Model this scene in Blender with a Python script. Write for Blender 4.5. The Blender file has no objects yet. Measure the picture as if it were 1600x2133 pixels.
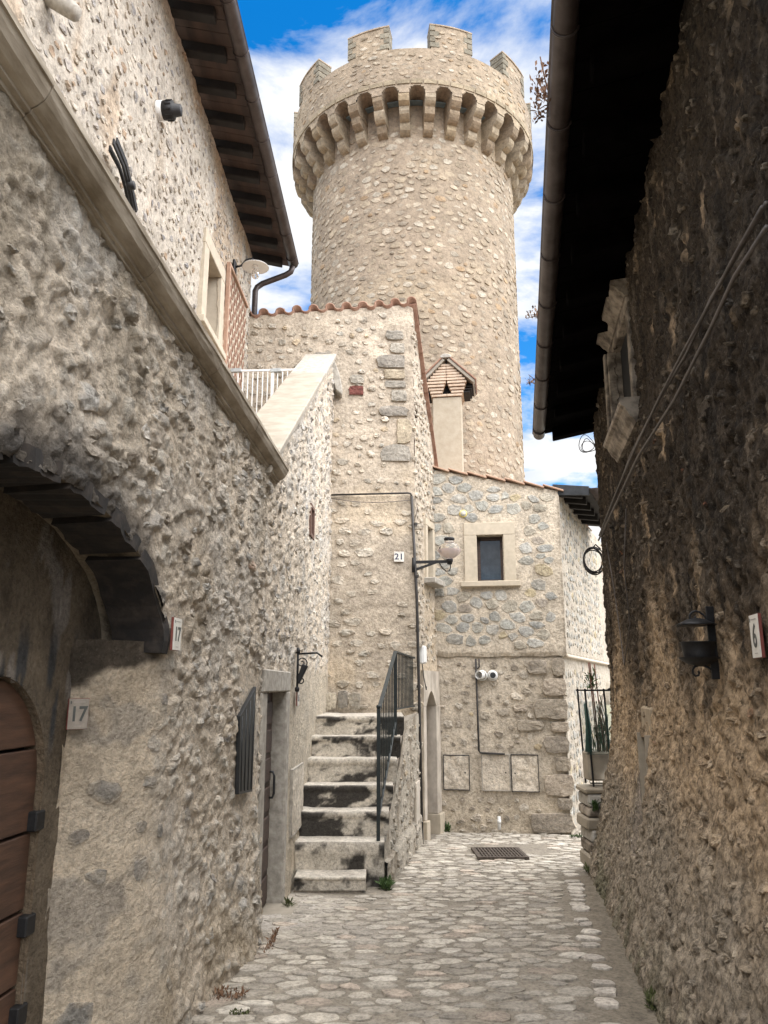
import bpy, bmesh, math, random
import numpy as np
from mathutils import Vector, Matrix

scene = bpy.context.scene
COL = scene.collection
R_ = math.radians
rng = np.random.default_rng(7)
random.seed(7)

# ------------------------------------------------------------------ camera
EYE = 1.65
PITCH = R_(12.8)
cd = bpy.data.cameras.new('camera')
cam = bpy.data.objects.new('camera', cd)
COL.objects.link(cam)
cam.location = (0, 0, EYE)
cam.rotation_euler = (R_(90) + PITCH, 0, 0)
cd.sensor_fit = 'HORIZONTAL'
cd.sensor_width = 36.0
cd.lens = 36.0
cd.clip_start = 0.05
cd.clip_end = 2000
scene.camera = cam

# ------------------------------------------------------------------ sky and sun
SUN_EL, SUN_AZ = 64.0, 132.0     # azimuth clockwise from +Y (view direction)
world = bpy.data.worlds.new('World')
scene.world = world
world.use_nodes = True
nt = world.node_tree
for n in list(nt.nodes):
    nt.nodes.remove(n)


def N(tree, kind, **kw):
    n = tree.nodes.new(kind)
    for k, v in kw.items():
        if k.startswith('i_'):
            n.inputs[k[2:].replace('_', ' ')].default_value = v
        else:
            setattr(n, k, v)
    return n


def build_sky():
    L = nt.links.new
    out = N(nt, 'ShaderNodeOutputWorld')
    bg = N(nt, 'ShaderNodeBackground')
    bg.inputs['Strength'].default_value = 0.062
    sky = N(nt, 'ShaderNodeTexSky', sky_type='NISHITA')
    sky.sun_disc = False
    sky.sun_elevation = R_(SUN_EL)
    sky.sun_rotation = R_(SUN_AZ)
    sky.air_density = 1.0
    sky.dust_density = 0.3
    sky.ozone_density = 3.0
    hs = N(nt, 'ShaderNodeHueSaturation')
    hs.inputs['Saturation'].default_value = 1.42
    hs.inputs['Value'].default_value = 1.25
    L(sky.outputs[0], hs.inputs['Color'])
    tc = N(nt, 'ShaderNodeTexCoord')
    sp = N(nt, 'ShaderNodeSeparateXYZ')
    L(tc.outputs['Generated'], sp.inputs[0])
    mz = N(nt, 'ShaderNodeMath', operation='MAXIMUM')
    L(sp.outputs['Z'], mz.inputs[0]); mz.inputs[1].default_value = 0.0
    az = N(nt, 'ShaderNodeMath', operation='ADD')
    L(mz.outputs[0], az.inputs[0]); az.inputs[1].default_value = 0.22
    dv = N(nt, 'ShaderNodeVectorMath', operation='DIVIDE')
    cb = N(nt, 'ShaderNodeCombineXYZ')
    L(az.outputs[0], cb.inputs[0]); L(az.outputs[0], cb.inputs[1]); cb.inputs[2].default_value = 1.0
    L(tc.outputs['Generated'], dv.inputs[0]); L(cb.outputs[0], dv.inputs[1])
    mp = N(nt, 'ShaderNodeMapping')
    mp.inputs['Location'].default_value = (51.09, 31.05, 0)
    L(dv.outputs[0], mp.inputs['Vector'])
    n1 = N(nt, 'ShaderNodeTexNoise')
    n1.inputs['Scale'].default_value = 2.6
    n1.inputs['Detail'].default_value = 9
    n1.inputs['Roughness'].default_value = 0.58
    n1.inputs['Distortion'].default_value = 0.25
    L(mp.outputs[0], n1.inputs['Vector'])
    cr = N(nt, 'ShaderNodeValToRGB')
    cr.color_ramp.elements[0].position = 0.435
    cr.color_ramp.elements[1].position = 0.545
    L(n1.outputs['Fac'], cr.inputs[0])
    n2 = N(nt, 'ShaderNodeTexNoise')
    n2.inputs['Scale'].default_value = 5.0
    n2.inputs['Detail'].default_value = 6
    L(mp.outputs[0], n2.inputs['Vector'])
    cr2 = N(nt, 'ShaderNodeValToRGB')
    cr2.color_ramp.elements[0].position = 0.3
    cr2.color_ramp.elements[0].color = (4.2, 4.5, 5.0, 1)
    cr2.color_ramp.elements[1].position = 0.62
    cr2.color_ramp.elements[1].color = (5.5, 5.5, 5.5, 1)
    L(n2.outputs['Fac'], cr2.inputs[0])
    mx = N(nt, 'ShaderNodeMix', data_type='RGBA')
    L(cr.outputs[0], mx.inputs[0])
    L(hs.outputs[0], mx.inputs[6]); L(cr2.outputs[0], mx.inputs[7])
    L(mx.outputs[2], bg.inputs['Color'])
    L(bg.outputs[0], out.inputs[0])


build_sky()
sd = bpy.data.lights.new('sun', 'SUN')
sd.energy = 4.0
sd.angle = R_(110)
sd.color = (1.0, 0.955, 0.905)
sun = bpy.data.objects.new('sun', sd)
COL.objects.link(sun)
_a, _e = R_(SUN_AZ), R_(SUN_EL)
_sd = Vector((math.sin(_a) * math.cos(_e), math.cos(_a) * math.cos(_e), math.sin(_e)))
sun.rotation_euler = (-_sd).to_track_quat('-Z', 'Y').to_euler()
scene.view_settings.view_transform = 'Standard'
scene.view_settings.look = 'None'
scene.view_settings.gamma = 1.0
scene.view_settings.exposure = 1.72
scene.render.engine = 'CYCLES'
scene.cycles.use_denoising = True
scene.cycles.max_bounces = 8
scene.cycles.diffuse_bounces = 5

# ------------------------------------------------------------------ helpers
FPX = 1600.0
_cp, _sp = math.cos(PITCH), math.sin(PITCH)
EYEV = np.array([0, 0, EYE])


def ray(x, y):
    u = (x - 800) / FPX; v = (1066.5 - y) / FPX
    return np.array([u, _cp - v * _sp, _sp + v * _cp])


def atY(x, y, Y):
    d = ray(x, y); return EYEV + d * (Y / d[1])


def proj(p):
    d = np.asarray(p) - EYEV
    zc = d[..., 1] * _cp + d[..., 2] * _sp
    v = -d[..., 1] * _sp + d[..., 2] * _cp
    zc = np.where(zc < 0.05, 0.05, zc)
    return 800 + FPX * d[..., 0] / zc, 1066.5 - FPX * v / zc, zc


def hash2(i, j, s):
    a = np.sin(i * 127.1 + j * 311.7 + s * 74.7) * 43758.5453
    return a - np.floor(a)


def vnoise(x, y, s=0):
    x = np.asarray(x, float); y = np.asarray(y, float)
    i = np.floor(x); j = np.floor(y); f = x - i; g = y - j
    f = f * f * (3 - 2 * f); g = g * g * (3 - 2 * g)
    a = hash2(i, j, s); b = hash2(i + 1, j, s); c = hash2(i, j + 1, s); d = hash2(i + 1, j + 1, s)
    return (a * (1 - f) + b * f) * (1 - g) + (c * (1 - f) + d * f) * g


def fbm(x, y, s=0, o=4, rough=0.5):
    t = 0; a = 1; n = 0
    for k in range(o):
        t = t + a * vnoise(np.asarray(x) * 2 ** k + k * 17.3, np.asarray(y) * 2 ** k - k * 9.1, s + k)
        n += a; a *= rough
    return t / n            # 0..1


def worley(x, y, s=0):
    """returns F1, F2, a random number per cell and the offset from the cell centre"""
    i = np.floor(x); j = np.floor(y)
    F1 = np.full(x.shape, 9.0); F2 = np.full(x.shape, 9.0); cid = np.zeros(x.shape); ox = np.zeros(x.shape); oy = np.zeros(x.shape)
    for di in (-1, 0, 1):
        for dj in (-1, 0, 1):
            a, b = i + di, j + dj
            px, py = a + .1 + .8 * hash2(a, b, s), b + .1 + .8 * hash2(a, b, s + 1)
            d = np.hypot(x - px, y - py)
            near = d < F1
            F2 = np.where(near, F1, np.minimum(F2, d)); cid = np.where(near, hash2(a, b, s + 2), cid)
            ox = np.where(near, x - px, ox); oy = np.where(near, y - py, oy); F1 = np.where(near, d, F1)
    return F1, F2, cid, ox, oy


def rubble(T, Z, w, h, seed, amp, fill=.6, edge=.30):
    """relief of half-buried stones: height, coverage 0..1, cell random"""
    wx = .35 * (fbm(T * 6, Z * 6, seed + 5, 3) - .5); wy = .35 * (fbm(T * 6 + 9, Z * 6, seed + 6, 3) - .5)
    F1, F2, c, ox, oy = worley(T / w + wx, Z / h + wy, seed)
    r2 = (c * 7.13) % 1; r3 = (c * 13.7) % 1; r4 = (c * 29.3) % 1
    on = smooth(1 - fill, 1 - fill + .05, c)
    m = smooth(.04, edge, F2 - F1 - .12 * fbm(T * 22, Z * 22, seed + 8, 3)) * on
    crag = fbm(T * 19, Z * 21, seed + 9, 4, .7) - .5
    hgt = amp * m * (.30 + .55 * r2 + 1.1 * (ox * (r3 - .5) + oy * (r4 - .35)) + 1.3 * crag)
    return hgt, m * smooth(.0, .5, hgt / amp), r2


def smooth(a, b, x):
    u = np.clip((np.asarray(x) - a) / (b - a), 0, 1)
    return u * u * (3 - 2 * u)


def mixc(a, b, k):
    k = np.asarray(k)[..., None]
    return np.asarray(a) * (1 - k) + np.asarray(b) * k


WLOC = {}


def parent_to(o, parent):
    if parent is not None:
        o.parent = parent
        o.location = o.location - WLOC.get(parent.name, Vector((0, 0, 0)))
    return o


def thing(name, label, cat, loc, group=None):
    o = bpy.data.objects.new(name, None)
    o.empty_display_size = 0.2
    COL.objects.link(o)
    o.location = loc
    o['label'] = label; o['category'] = cat
    if group: o['group'] = group
    WLOC[o.name] = Vector(loc)
    return o


def tag(o, label, cat, group=None, kind=None):
    o['label'] = label; o['category'] = cat
    if group: o['group'] = group
    if kind: o['kind'] = kind
    return o


def mesh_np(name, V, F, mat, parent=None, col=None, smooth_=False):
    """V (n,3); F list of arrays (m,k)."""
    me = bpy.data.meshes.new(name)
    V = np.ascontiguousarray(V, dtype=np.float32)
    if not isinstance(F, (list, tuple)): F = [F]
    F = [np.asarray(f, dtype=np.int32) for f in F if len(f)]
    nl = sum(f.size for f in F); nf = sum(len(f) for f in F)
    me.vertices.add(len(V)); me.vertices.foreach_set('co', V.ravel())
    me.loops.add(nl); me.loops.foreach_set('vertex_index', np.concatenate([f.ravel() for f in F]))
    me.polygons.add(nf)
    tot = np.concatenate([np.full(len(f), f.shape[1], np.int32) for f in F])
    st = np.concatenate([[0], np.cumsum(tot)[:-1]]).astype(np.int32)
    me.polygons.foreach_set('loop_start', st)
    me.polygons.foreach_set('use_smooth', np.full(nf, smooth_))
    if col is not None:
        at = me.attributes.new('Col', 'FLOAT_COLOR', 'POINT')
        c4 = np.ones((len(V), 4), np.float32); c4[:, :3] = col
        at.data.foreach_set('color', c4.ravel())
    me.update(calc_edges=True)
    me.materials.append(mat)
    o = bpy.data.objects.new(name, me)
    COL.objects.link(o)
    return parent_to(o, parent)


def bm_obj(name, bm, mat, parent=None, smooth_=False):
    me = bpy.data.meshes.new(name)
    bmesh.ops.recalc_face_normals(bm, faces=bm.faces)
    bm.to_mesh(me); bm.free()
    if smooth_:
        for p in me.polygons: p.use_smooth = True
    me.materials.append(mat)
    o = bpy.data.objects.new(name, me)
    COL.objects.link(o)
    return parent_to(o, parent)


class Wall:
    """vertical plane; t runs to the right of somebody facing it, n points at them"""
    def __init__(s, p0, p1):
        s.p0 = np.array([p0[0], p0[1], 0.0]); d = np.array([p1[0], p1[1], 0.0]) - s.p0
        s.L = np.linalg.norm(d); s.d = d / s.L; s.n = np.array([s.d[1], -s.d[0], 0.0])

    def P(s, t, z, h=0.0):
        t, z, h = np.broadcast_arrays(np.asarray(t, float), np.asarray(z, float), np.asarray(h, float))
        p = s.p0 + t[..., None] * s.d + h[..., None] * s.n
        p[..., 2] += z
        return p

    def tz(s, x, y, h=0.0):
        r = ray(x, y); q = s.p0 + s.n * h
        k = s.n @ (q - EYEV) / (s.n @ r); p = EYEV + k * r
        return float((p - q) @ s.d), float(p[2])


def grid_wall(name, P, t0, t1, zb, zt, res, hfun, colfun, mat, parent, holes=(), keep=None, smooth_=True):
    """displaced sheet over t0..t1, zb(t)..zt(t); holes = (t0,t1,z0,z1) rectangles"""
    zb_ = zb if callable(zb) else (lambda t: np.full_like(t, zb))
    zt_ = zt if callable(zt) else (lambda t: np.full_like(t, zt))
    ts = np.linspace(t0, t1, max(2, int(round((t1 - t0) / res)) + 1))
    flat = not (callable(zb) or callable(zt))
    if holes:
        ts = np.unique(np.concatenate([ts] + [[h[0], h[1]] for h in holes]))
        ts = ts[(ts >= t0) & (ts <= t1)]
    ZB, ZT = zb_(ts), zt_(ts)
    hh = float(np.max(ZT - ZB))
    nz = max(2, int(round(hh / res)) + 1)
    if flat:
        zs = np.linspace(zb, zt, nz)
        if holes:
            zs = np.unique(np.concatenate([zs] + [[h[2], h[3]] for h in holes]))
            zs = zs[(zs >= zb) & (zs <= zt)]
        T, Z = np.meshgrid(ts, zs)
    else:
        v = np.linspace(0, 1, nz)
        T = np.repeat(ts[None], nz, 0); Z = ZB[None] + (ZT - ZB)[None] * v[:, None]
    Hh = hfun(T, Z); V = P(T, Z, Hh); col = colfun(T, Z, Hh)
    nr, nc = T.shape
    idx = np.arange(nr * nc).reshape(nr, nc)
    Q = np.stack([idx[:-1, :-1], idx[:-1, 1:], idx[1:, 1:], idx[1:, :-1]], -1).reshape(-1, 4)
    ct = (T[:-1, :-1] + T[1:, 1:]).ravel() / 2; cz = (Z[:-1, :-1] + Z[1:, 1:]).ravel() / 2
    ok = np.ones(len(Q), bool)
    for h in holes:
        ok &= ~((ct > h[0]) & (ct < h[1]) & (cz > h[2]) & (cz < h[3]))
    if keep is not None: ok &= keep(ct, cz)
    return mesh_np(name, V.reshape(-1, 3), Q[ok], mat, parent, col.reshape(-1, 3), smooth_)


KS = 10
_th = np.arange(KS) / KS * 2 * math.pi


def stone_faces():
    q = []
    for r in range(2):
        for k in range(KS):
            a = r * KS + k; b = r * KS + (k + 1) % KS
            q.append((a, b, b + KS, a + KS))
    tr = [(2 * KS + k, 2 * KS + (k + 1) % KS, 3 * KS) for k in range(KS)]
    return np.array(q), np.array(tr)


SQ, ST = stone_faces()


def stones(P, t0, t1, z0, z1, w, h, mat, parent, palette, mortar, seed=1, density=1.0, gap=0.08, cap=(0.42, 0.62),
           jit=0.35, prot=(0.01, 0.03), keep=None, hbase=None, smear=0.6, top=300, name='stone', vis=None, colmod=None,
           flat=0.5, wob=0.12, restname=None, stagger=True, nvis=None, colfun=None, dome=1.0, tilt=1.5, soft=False):
    """irregular stones bedded in a surface: jittered courses, each outline cut where its neighbours begin"""
    g = np.random.default_rng(seed)
    nc = int((t1 - t0) / w) + 4; nr = int((z1 - z0) / h) + 4
    jj, ii = np.meshgrid(np.arange(nc), np.arange(nr))
    X = jj + (0.5 * (ii % 2) if stagger else g.random((nr, 1)) * 1.0) + (g.random((nr, nc)) - .5) * 2 * jit
    Y = ii + (g.random((nr, nc)) - .5) * 2 * jit * .8
    r = np.full((nr, nc, KS), 9.0)
    cs, sn = np.cos(_th), np.sin(_th)
    for di in range(-2, 3):
        for dj in range(-2, 3):
            if di == 0 and dj == 0: continue
            dx = np.roll(X, (-di, -dj), (0, 1)) - X; dy = np.roll(Y, (-di, -dj), (0, 1)) - Y
            dot = dx[..., None] * cs + dy[..., None] * sn
            d2 = (dx * dx + dy * dy)[..., None] / 2
            rr = np.where(dot > 1e-3, d2 / np.maximum(dot, 1e-3), 9.0)
            r = np.minimum(r, rr)
    capr = cap[0] + (cap[1] - cap[0]) * g.random((nr, nc, 1))
    r = (np.minimum(r, 1.05) - gap) * np.minimum(capr / .60, 1.0)
    r = np.minimum(r, 1.45 * r.mean(-1, keepdims=True))
    r = r * (1 - wob + 2 * wob * g.random(r.shape))
    r = np.clip(r, 0.08, None)
    r = np.minimum(r, 1.25 * np.minimum(np.roll(r, 1, -1), np.roll(r, -1, -1)) + .02)
    cx = t0 + (X - 1.5) * w; cz = z0 + (Y - 1.5) * h
    inner = np.zeros((nr, nc), bool); inner[1:-1, 1:-1] = True
    ok = inner & (g.random((nr, nc)) < density) & (cx > t0) & (cx < t1) & (cz > z0) & (cz < z1) & (r.mean(-1) > 0.14)
    if keep is not None:
        for dx_, dz_ in ((0, 0), (.4, 0), (-.4, 0), (0, .4), (0, -.4)):
            ok &= keep(cx + dx_ * w, cz + dz_ * h)
    cx, cz, r = cx[ok], cz[ok], r[ok]
    n = len(cx)
    if n == 0: return None
    hp = prot[0] + (prot[1] - prot[0]) * g.random(n) ** 1.5
    tx = (g.random((n, 1)) - .5) * 1.1; tzv = (g.random((n, 1)) - .5) * 1.1
    T = np.zeros((n, 3 * KS + 1)); Z = np.zeros_like(T); Hh = np.zeros_like(T)
    for k, (sc, hs) in enumerate(((1.0, 0.0), (0.88, 0.82), (0.5, 1.0))):
        j = 1 + (g.random((n, KS)) - .5) * (.16 if k else .0)
        ox = r * sc * cs * j; oz = r * sc * sn * j
        T[:, k * KS:(k + 1) * KS] = cx[:, None] + ox * w
        Z[:, k * KS:(k + 1) * KS] = cz[:, None] + oz * h
        if k == 0:
            Hh[:, :KS] = -0.012
        else:
            Hh[:, k * KS:(k + 1) * KS] = hp[:, None] * (hs * (1 - flat * .4 + flat * .8 * g.random((n, KS))) + (ox * tx + oz * tzv) * tilt) * dome
    T[:, -1] = cx; Z[:, -1] = cz; Hh[:, -1] = hp * (0.85 + .4 * g.random(n)) * dome
    if hbase is not None: Hh = Hh + hbase(T, Z)
    V = P(T, Z, Hh)                               # n, m, 3
    pal = np.array(palette, float)
    ci = g.choice(len(pal), n, p=pal[:, 3] / pal[:, 3].sum())
    base = pal[ci, :3] * (0.82 + .36 * g.random((n, 1)))
    if colmod is not None: base = colmod(cx, cz, base)
    mc = np.asarray(mortar, float) if colfun is None else colfun(T, Z, Hh)
    C3 = np.repeat(base[:, None], 3 * KS + 1, 1)
    km = np.zeros((n, 3 * KS + 1)); km[:, :KS] = .85
    km[:, KS:2 * KS] = np.clip(smear * (g.random((n, KS)) * 1.3 - .1), 0, 1)
    km[:, 2 * KS:] = np.clip(smear * (g.random((n, 1)) * 1.2 - .5), 0, 1)
    C3 = C3 * (1 - km[..., None]) + mc * km[..., None]
    px, py, zc = proj(V[:, -1])
    size = r.mean(1) ** 2 * w * h / zc ** 2
    inf = (px > 5) & (px < 1595) & (py > 5) & (py < 2128)
    if vis is not None: inf &= vis(px, py)
    size = np.where(inf, size, 0)
    order = np.argsort(-size)
    pick = order[:top]; pick = pick[size[pick] > 0]
    chosen = np.zeros(n, bool); chosen[pick] = True
    for i in pick:
        c = V[i].mean(0)
        o = mesh_np(name, V[i] - c, [SQ, ST], mat, None, C3[i], soft)
        o.location = c
        parent_to(o, parent)
    rest = np.where(~chosen)[0]
    if len(rest):
        m = 3 * KS + 1
        off = (np.arange(len(rest)) * m)[:, None, None]
        o = mesh_np(restname or name + 's_small', V[rest].reshape(-1, 3), [(SQ[None] + off).reshape(-1, 4), (ST[None] + off).reshape(-1, 3)],
                    mat, parent, C3[rest].reshape(-1, 3), soft)
        o['kind'] = 'stuff'
    return n


def box_pts(P8, mat, name, parent, bevel=0.006, seg=1):
    """P8: 8 world points, order (t0z0h0,t1z0h0,t1z1h0,t0z1h0, same at h1)"""
    bm = bmesh.new()
    v = [bm.verts.new(p) for p in P8]
    for f in ((3, 2, 1, 0), (4, 5, 6, 7), (0, 1, 5, 4), (1, 2, 6, 5), (2, 3, 7, 6), (3, 0, 4, 7)):
        bm.faces.new([v[i] for i in f])
    if bevel: bmesh.ops.bevel(bm, geom=list(bm.edges), offset=bevel, segments=seg, affect='EDGES', clamp_overlap=True)
    return bm_obj(name, bm, mat, parent)


def wbox(name, W, t0, t1, z0, z1, h0, h1, mat, parent, bevel=0.006, slope=0.0):
    """box on a wall; slope raises z along t"""
    f = lambda t, z, h: tuple(W.P(t, z + slope * (t - t0), h))
    return box_pts([f(t0, z0, h0), f(t1, z0, h0), f(t1, z1, h0), f(t0, z1, h0), f(t0, z0, h1), f(t1, z0, h1), f(t1, z1, h1), f(t0, z1, h1)], mat, name, parent, bevel)


def abox(name, x0, x1, y0, y1, z0, z1, mat, parent, bevel=0.006):
    return box_pts([(x0, y1, z0), (x1, y1, z0), (x1, y1, z1), (x0, y1, z1), (x0, y0, z0), (x1, y0, z0), (x1, y0, z1), (x0, y0, z1)], mat, name, parent, bevel)


def tube(name, pts, r, mat, parent=None, seg=8, closed=False):
    pts = [Vector(p) for p in pts]
    n = len(pts); rs = r if hasattr(r, '__len__') else [r] * n
    V = []; up = Vector((0.13, 0.31, 0.94))
    prev = None
    for i, p in enumerate(pts):
        a = pts[(i - 1) % n] if (closed or i > 0) else p
        b = pts[(i + 1) % n] if (closed or i < n - 1) else p
        d = (b - a); d = d.normalized() if d.length > 1e-9 else Vector((0, 0, 1))
        if prev is None:
            u = d.cross(up)
            if u.length < .05: u = d.cross(Vector((1, 0, 0)))
        else:
            u = prev - d * prev.dot(d)
        u.normalize(); prev = u; w = d.cross(u)
        for k in range(seg):
            an = 2 * math.pi * k / seg
            V.append(p + (u * math.cos(an) + w * math.sin(an)) * rs[i])
    F = []
    for i in range(n if closed else n - 1):
        for k in range(seg):
            a = i * seg + k; b = i * seg + (k + 1) % seg
            c = ((i + 1) % n) * seg + k; e = ((i + 1) % n) * seg + (k + 1) % seg
            F.append((a, b, e, c))
    Fl = [np.array(F)]
    if not closed:
        Fl.append(np.array([list(range(seg))[::-1], [(n - 1) * seg + k for k in range(seg)]]))
    return mesh_np(name, np.array([tuple(v) for v in V]), Fl, mat, parent, None, seg > 4)


def lathe(name, prof, o, ax, ux, mat, parent=None, seg=20, smooth_=True):
    """prof: (radius, height) along axis ax from origin o"""
    o = np.array(o, float); ax = np.array(ax, float); ax /= np.linalg.norm(ax)
    ux = np.array(ux, float); ux -= ax * (ux @ ax); ux /= np.linalg.norm(ux); vx = np.cross(ax, ux)
    V = []
    for r, h in prof:
        for k in range(seg):
            a = 2 * math.pi * k / seg
            V.append(o + ax * h + (ux * math.cos(a) + vx * math.sin(a)) * max(r, 1e-4))
    F = []
    for i in range(len(prof) - 1):
        for k in range(seg):
            a = i * seg + k; b = i * seg + (k + 1) % seg
            F.append((a, b, b + seg, a + seg))
    return mesh_np(name, np.array(V), [np.array(F)], mat, parent, None, smooth_)


def extrude_poly(name, pts, ext, mat, parent=None, bevel=0.0):
    """pts world points of a planar outline, ext = extrusion vector"""
    bm = bmesh.new()
    a = [bm.verts.new(tuple(p)) for p in pts]
    b = [bm.verts.new(tuple(np.array(p) + np.array(ext))) for p in pts]
    bm.faces.new(a[::-1]); bm.faces.new(b)
    n = len(a)
    for i in range(n):
        bm.faces.new((a[i], a[(i + 1) % n], b[(i + 1) % n], b[i]))
    bmesh.ops.recalc_face_normals(bm, faces=bm.faces)
    if bevel: bmesh.ops.bevel(bm, geom=list(bm.edges), offset=bevel, segments=1, affect='EDGES', clamp_overlap=True)
    return bm_obj(name, bm, mat, parent)


def text_on(W, body, t, z, h, size, mat, parent, name='digits', sx=1.0, bold=0.0):
    cu = bpy.data.curves.new('txt', 'FONT')
    cu.body = body; cu.size = size; cu.align_x = 'CENTER'; cu.align_y = 'CENTER'; cu.extrude = 0.0008; cu.offset = bold
    tmp = bpy.data.objects.new('txt', cu); COL.objects.link(tmp)
    dg = bpy.context.evaluated_depsgraph_get()
    me = bpy.data.meshes.new_from_object(tmp.evaluated_get(dg))
    bpy.data.objects.remove(tmp); bpy.data.curves.remove(cu)
    n = len(me.vertices); co = np.zeros(n * 3, np.float32); me.vertices.foreach_get('co', co); co = co.reshape(-1, 3)
    V = W.P(t + co[:, 0] * sx, z + co[:, 1], h + co[:, 2])
    me.vertices.foreach_set('co', V.astype(np.float32).ravel()); me.update()
    me.name = name
    me.materials.clear(); me.materials.append(mat)
    o = bpy.data.objects.new(name, me); COL.objects.link(o)
    return parent_to(o, parent)


# ------------------------------------------------------------------ materials
def new_mat(name):
    m = bpy.data.materials.new(name); m.use_nodes = True
    t = m.node_tree; b = t.nodes['Principled BSDF']
    return m, t, b


def masonry(name, bump=0.5, dist=0.02, var=0.3, fine=30.0, coarse=7.0, pits=0.35, flecks=0.25, rough=0.95, stretch=(1, 1, 1)):
    """colour comes from the 'Col' attribute; grain, pits and pale flecks are added here"""
    m, t, b = new_mat(name); L = t.links.new
    at = N(t, 'ShaderNodeAttribute', attribute_name='Col')
    ge = N(t, 'ShaderNodeNewGeometry')
    mp = N(t, 'ShaderNodeMapping'); mp.inputs['Scale'].default_value = stretch
    L(ge.outputs['Position'], mp.inputs['Vector'])

    def noise(scale, detail, rg, off=0.0):
        n = N(t, 'ShaderNodeTexNoise'); n.inputs['Scale'].default_value = scale; n.inputs['Detail'].default_value = detail; n.inputs['Roughness'].default_value = rg
        L(mp.outputs[0], n.inputs['Vector']); return n

    def rng_(src, a, b_, c, d):
        r = N(t, 'ShaderNodeMapRange'); r.inputs[1].default_value = a; r.inputs[2].default_value = b_; r.inputs[3].default_value = c; r.inputs[4].default_value = d
        L(src, r.inputs[0]); return r.outputs[0]

    n1 = noise(coarse, 8, .65); n2 = noise(fine, 7, .72); n3 = noise(fine * 1.9, 4, .6)
    mu = N(t, 'ShaderNodeMath', operation='MULTIPLY')
    L(rng_(n1.outputs['Fac'], .32, .68, 1 - var, 1 + var * .75), mu.inputs[0])
    L(rng_(n2.outputs['Fac'], .36, .56, 1 - pits, 1 + pits * .22), mu.inputs[1])
    vm = N(t, 'ShaderNodeVectorMath', operation='SCALE'); L(at.outputs['Color'], vm.inputs[0]); L(mu.outputs[0], vm.inputs['Scale'])
    mx = N(t, 'ShaderNodeMix', data_type='RGBA', blend_type='MIX')
    L(rng_(n3.outputs['Fac'], .60, .70, 0, flecks), mx.inputs[0]); L(vm.outputs[0], mx.inputs[6])
    v2 = N(t, 'ShaderNodeVectorMath', operation='MULTIPLY_ADD'); L(vm.outputs[0], v2.inputs[0]); v2.inputs[1].default_value = (1.25, 1.25, 1.25); v2.inputs[2].default_value = (.10, .09, .075)
    L(v2.outputs[0], mx.inputs[7])
    L(mx.outputs[2], b.inputs['Base Color'])
    b.inputs['Roughness'].default_value = rough
    b.inputs['Specular IOR Level'].default_value = 0.2
    n4 = noise(fine * .4, 8, .65)
    ad = N(t, 'ShaderNodeMath', operation='MULTIPLY_ADD'); L(n2.outputs['Fac'], ad.inputs[0]); ad.inputs[1].default_value = .7
    L(n4.outputs['Fac'], ad.inputs[2])
    bp = N(t, 'ShaderNodeBump'); bp.inputs['Strength'].default_value = bump; bp.inputs['Distance'].default_value = dist
    L(ad.outputs[0], bp.inputs['Height']); L(bp.outputs[0], b.inputs['Normal'])
    return m


def plain(name, c, rough=0.6, metal=0.0, var=0.15, scale=20.0, bump=0.0, stretch=(1, 1, 1), spec=0.5, c2=None, lo=.35, hi=.65):
    m, t, b = new_mat(name); L = t.links.new
    ge = N(t, 'ShaderNodeNewGeometry')
    mp = N(t, 'ShaderNodeMapping'); mp.inputs['Scale'].default_value = stretch
    L(ge.outputs['Position'], mp.inputs['Vector'])
    n1 = N(t, 'ShaderNodeTexNoise'); n1.inputs['Scale'].default_value = scale; n1.inputs['Detail'].default_value = 7; n1.inputs['Roughness'].default_value = .6
    L(mp.outputs[0], n1.inputs['Vector'])
    cr = N(t, 'ShaderNodeValToRGB'); e = cr.color_ramp.elements
    e[0].position = lo; e[1].position = hi
    c = np.array(c)
    if c2 is None: c2 = c * (1 + var); c1 = c * (1 - var)
    else: c1 = c
    e[0].color = (*c1, 1); e[1].color = (*c2, 1)
    L(n1.outputs['Fac'], cr.inputs[0]); L(cr.outputs[0], b.inputs['Base Color'])
    b.inputs['Roughness'].default_value = rough; b.inputs['Metallic'].default_value = metal
    b.inputs['Specular IOR Level'].default_value = spec
    if bump:
        bp = N(t, 'ShaderNodeBump'); bp.inputs['Strength'].default_value = bump; bp.inputs['Distance'].default_value = 0.01
        L(n1.outputs['Fac'], bp.inputs['Height']); L(bp.outputs[0], b.inputs['Normal'])
    return m


def glassm(name, c, rough=0.05, trans=1.0):
    m, t, b = new_mat(name)
    b.inputs['Base Color'].default_value = (*c, 1); b.inputs['Roughness'].default_value = rough
    b.inputs['Transmission Weight'].default_value = trans; b.inputs['IOR'].default_value = 1.3
    return m


MAS = masonry('rubble_near', bump=1.0, dist=.06, var=.24, fine=36, coarse=6, pits=.32, flecks=.45)
MASF = masonry('rubble_far', bump=.8, dist=.04, var=.24, fine=22, coarse=4, pits=.36, flecks=.3)
MAST = masonry('rubble_tower', bump=.7, dist=.04, var=.2, fine=13, coarse=3, pits=.3, flecks=.3)
MASR = masonry('rubble_dark', bump=1.0, dist=.045, var=.4, fine=30, coarse=8, pits=.66, flecks=.8, stretch=(1, 1, .8))
MASG = masonry('street_stone', bump=.6, dist=.02, var=.25, fine=34, coarse=9, pits=.4, flecks=.3)
M_IRON = plain('black_iron', (.012, .012, .013), .55, .3, .4, 40)
M_COPPER = plain('copper_gutter', (.034, .022, .019), .45, .3, .5, 6, c2=(.075, .06, .055))
M_WOODDK = plain('dark_rafter', (.010, .008, .007), .8, 0, .4, 8, .3)
M_PLANK = plain('eave_board', (.045, .026, .019), .75, 0, .45, 5, .3, (1, .15, 1))
M_DOOR = plain('door_wood', (.068, .033, .018), .7, 0, .35, 5, .5, (1, .6, 5))
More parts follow.
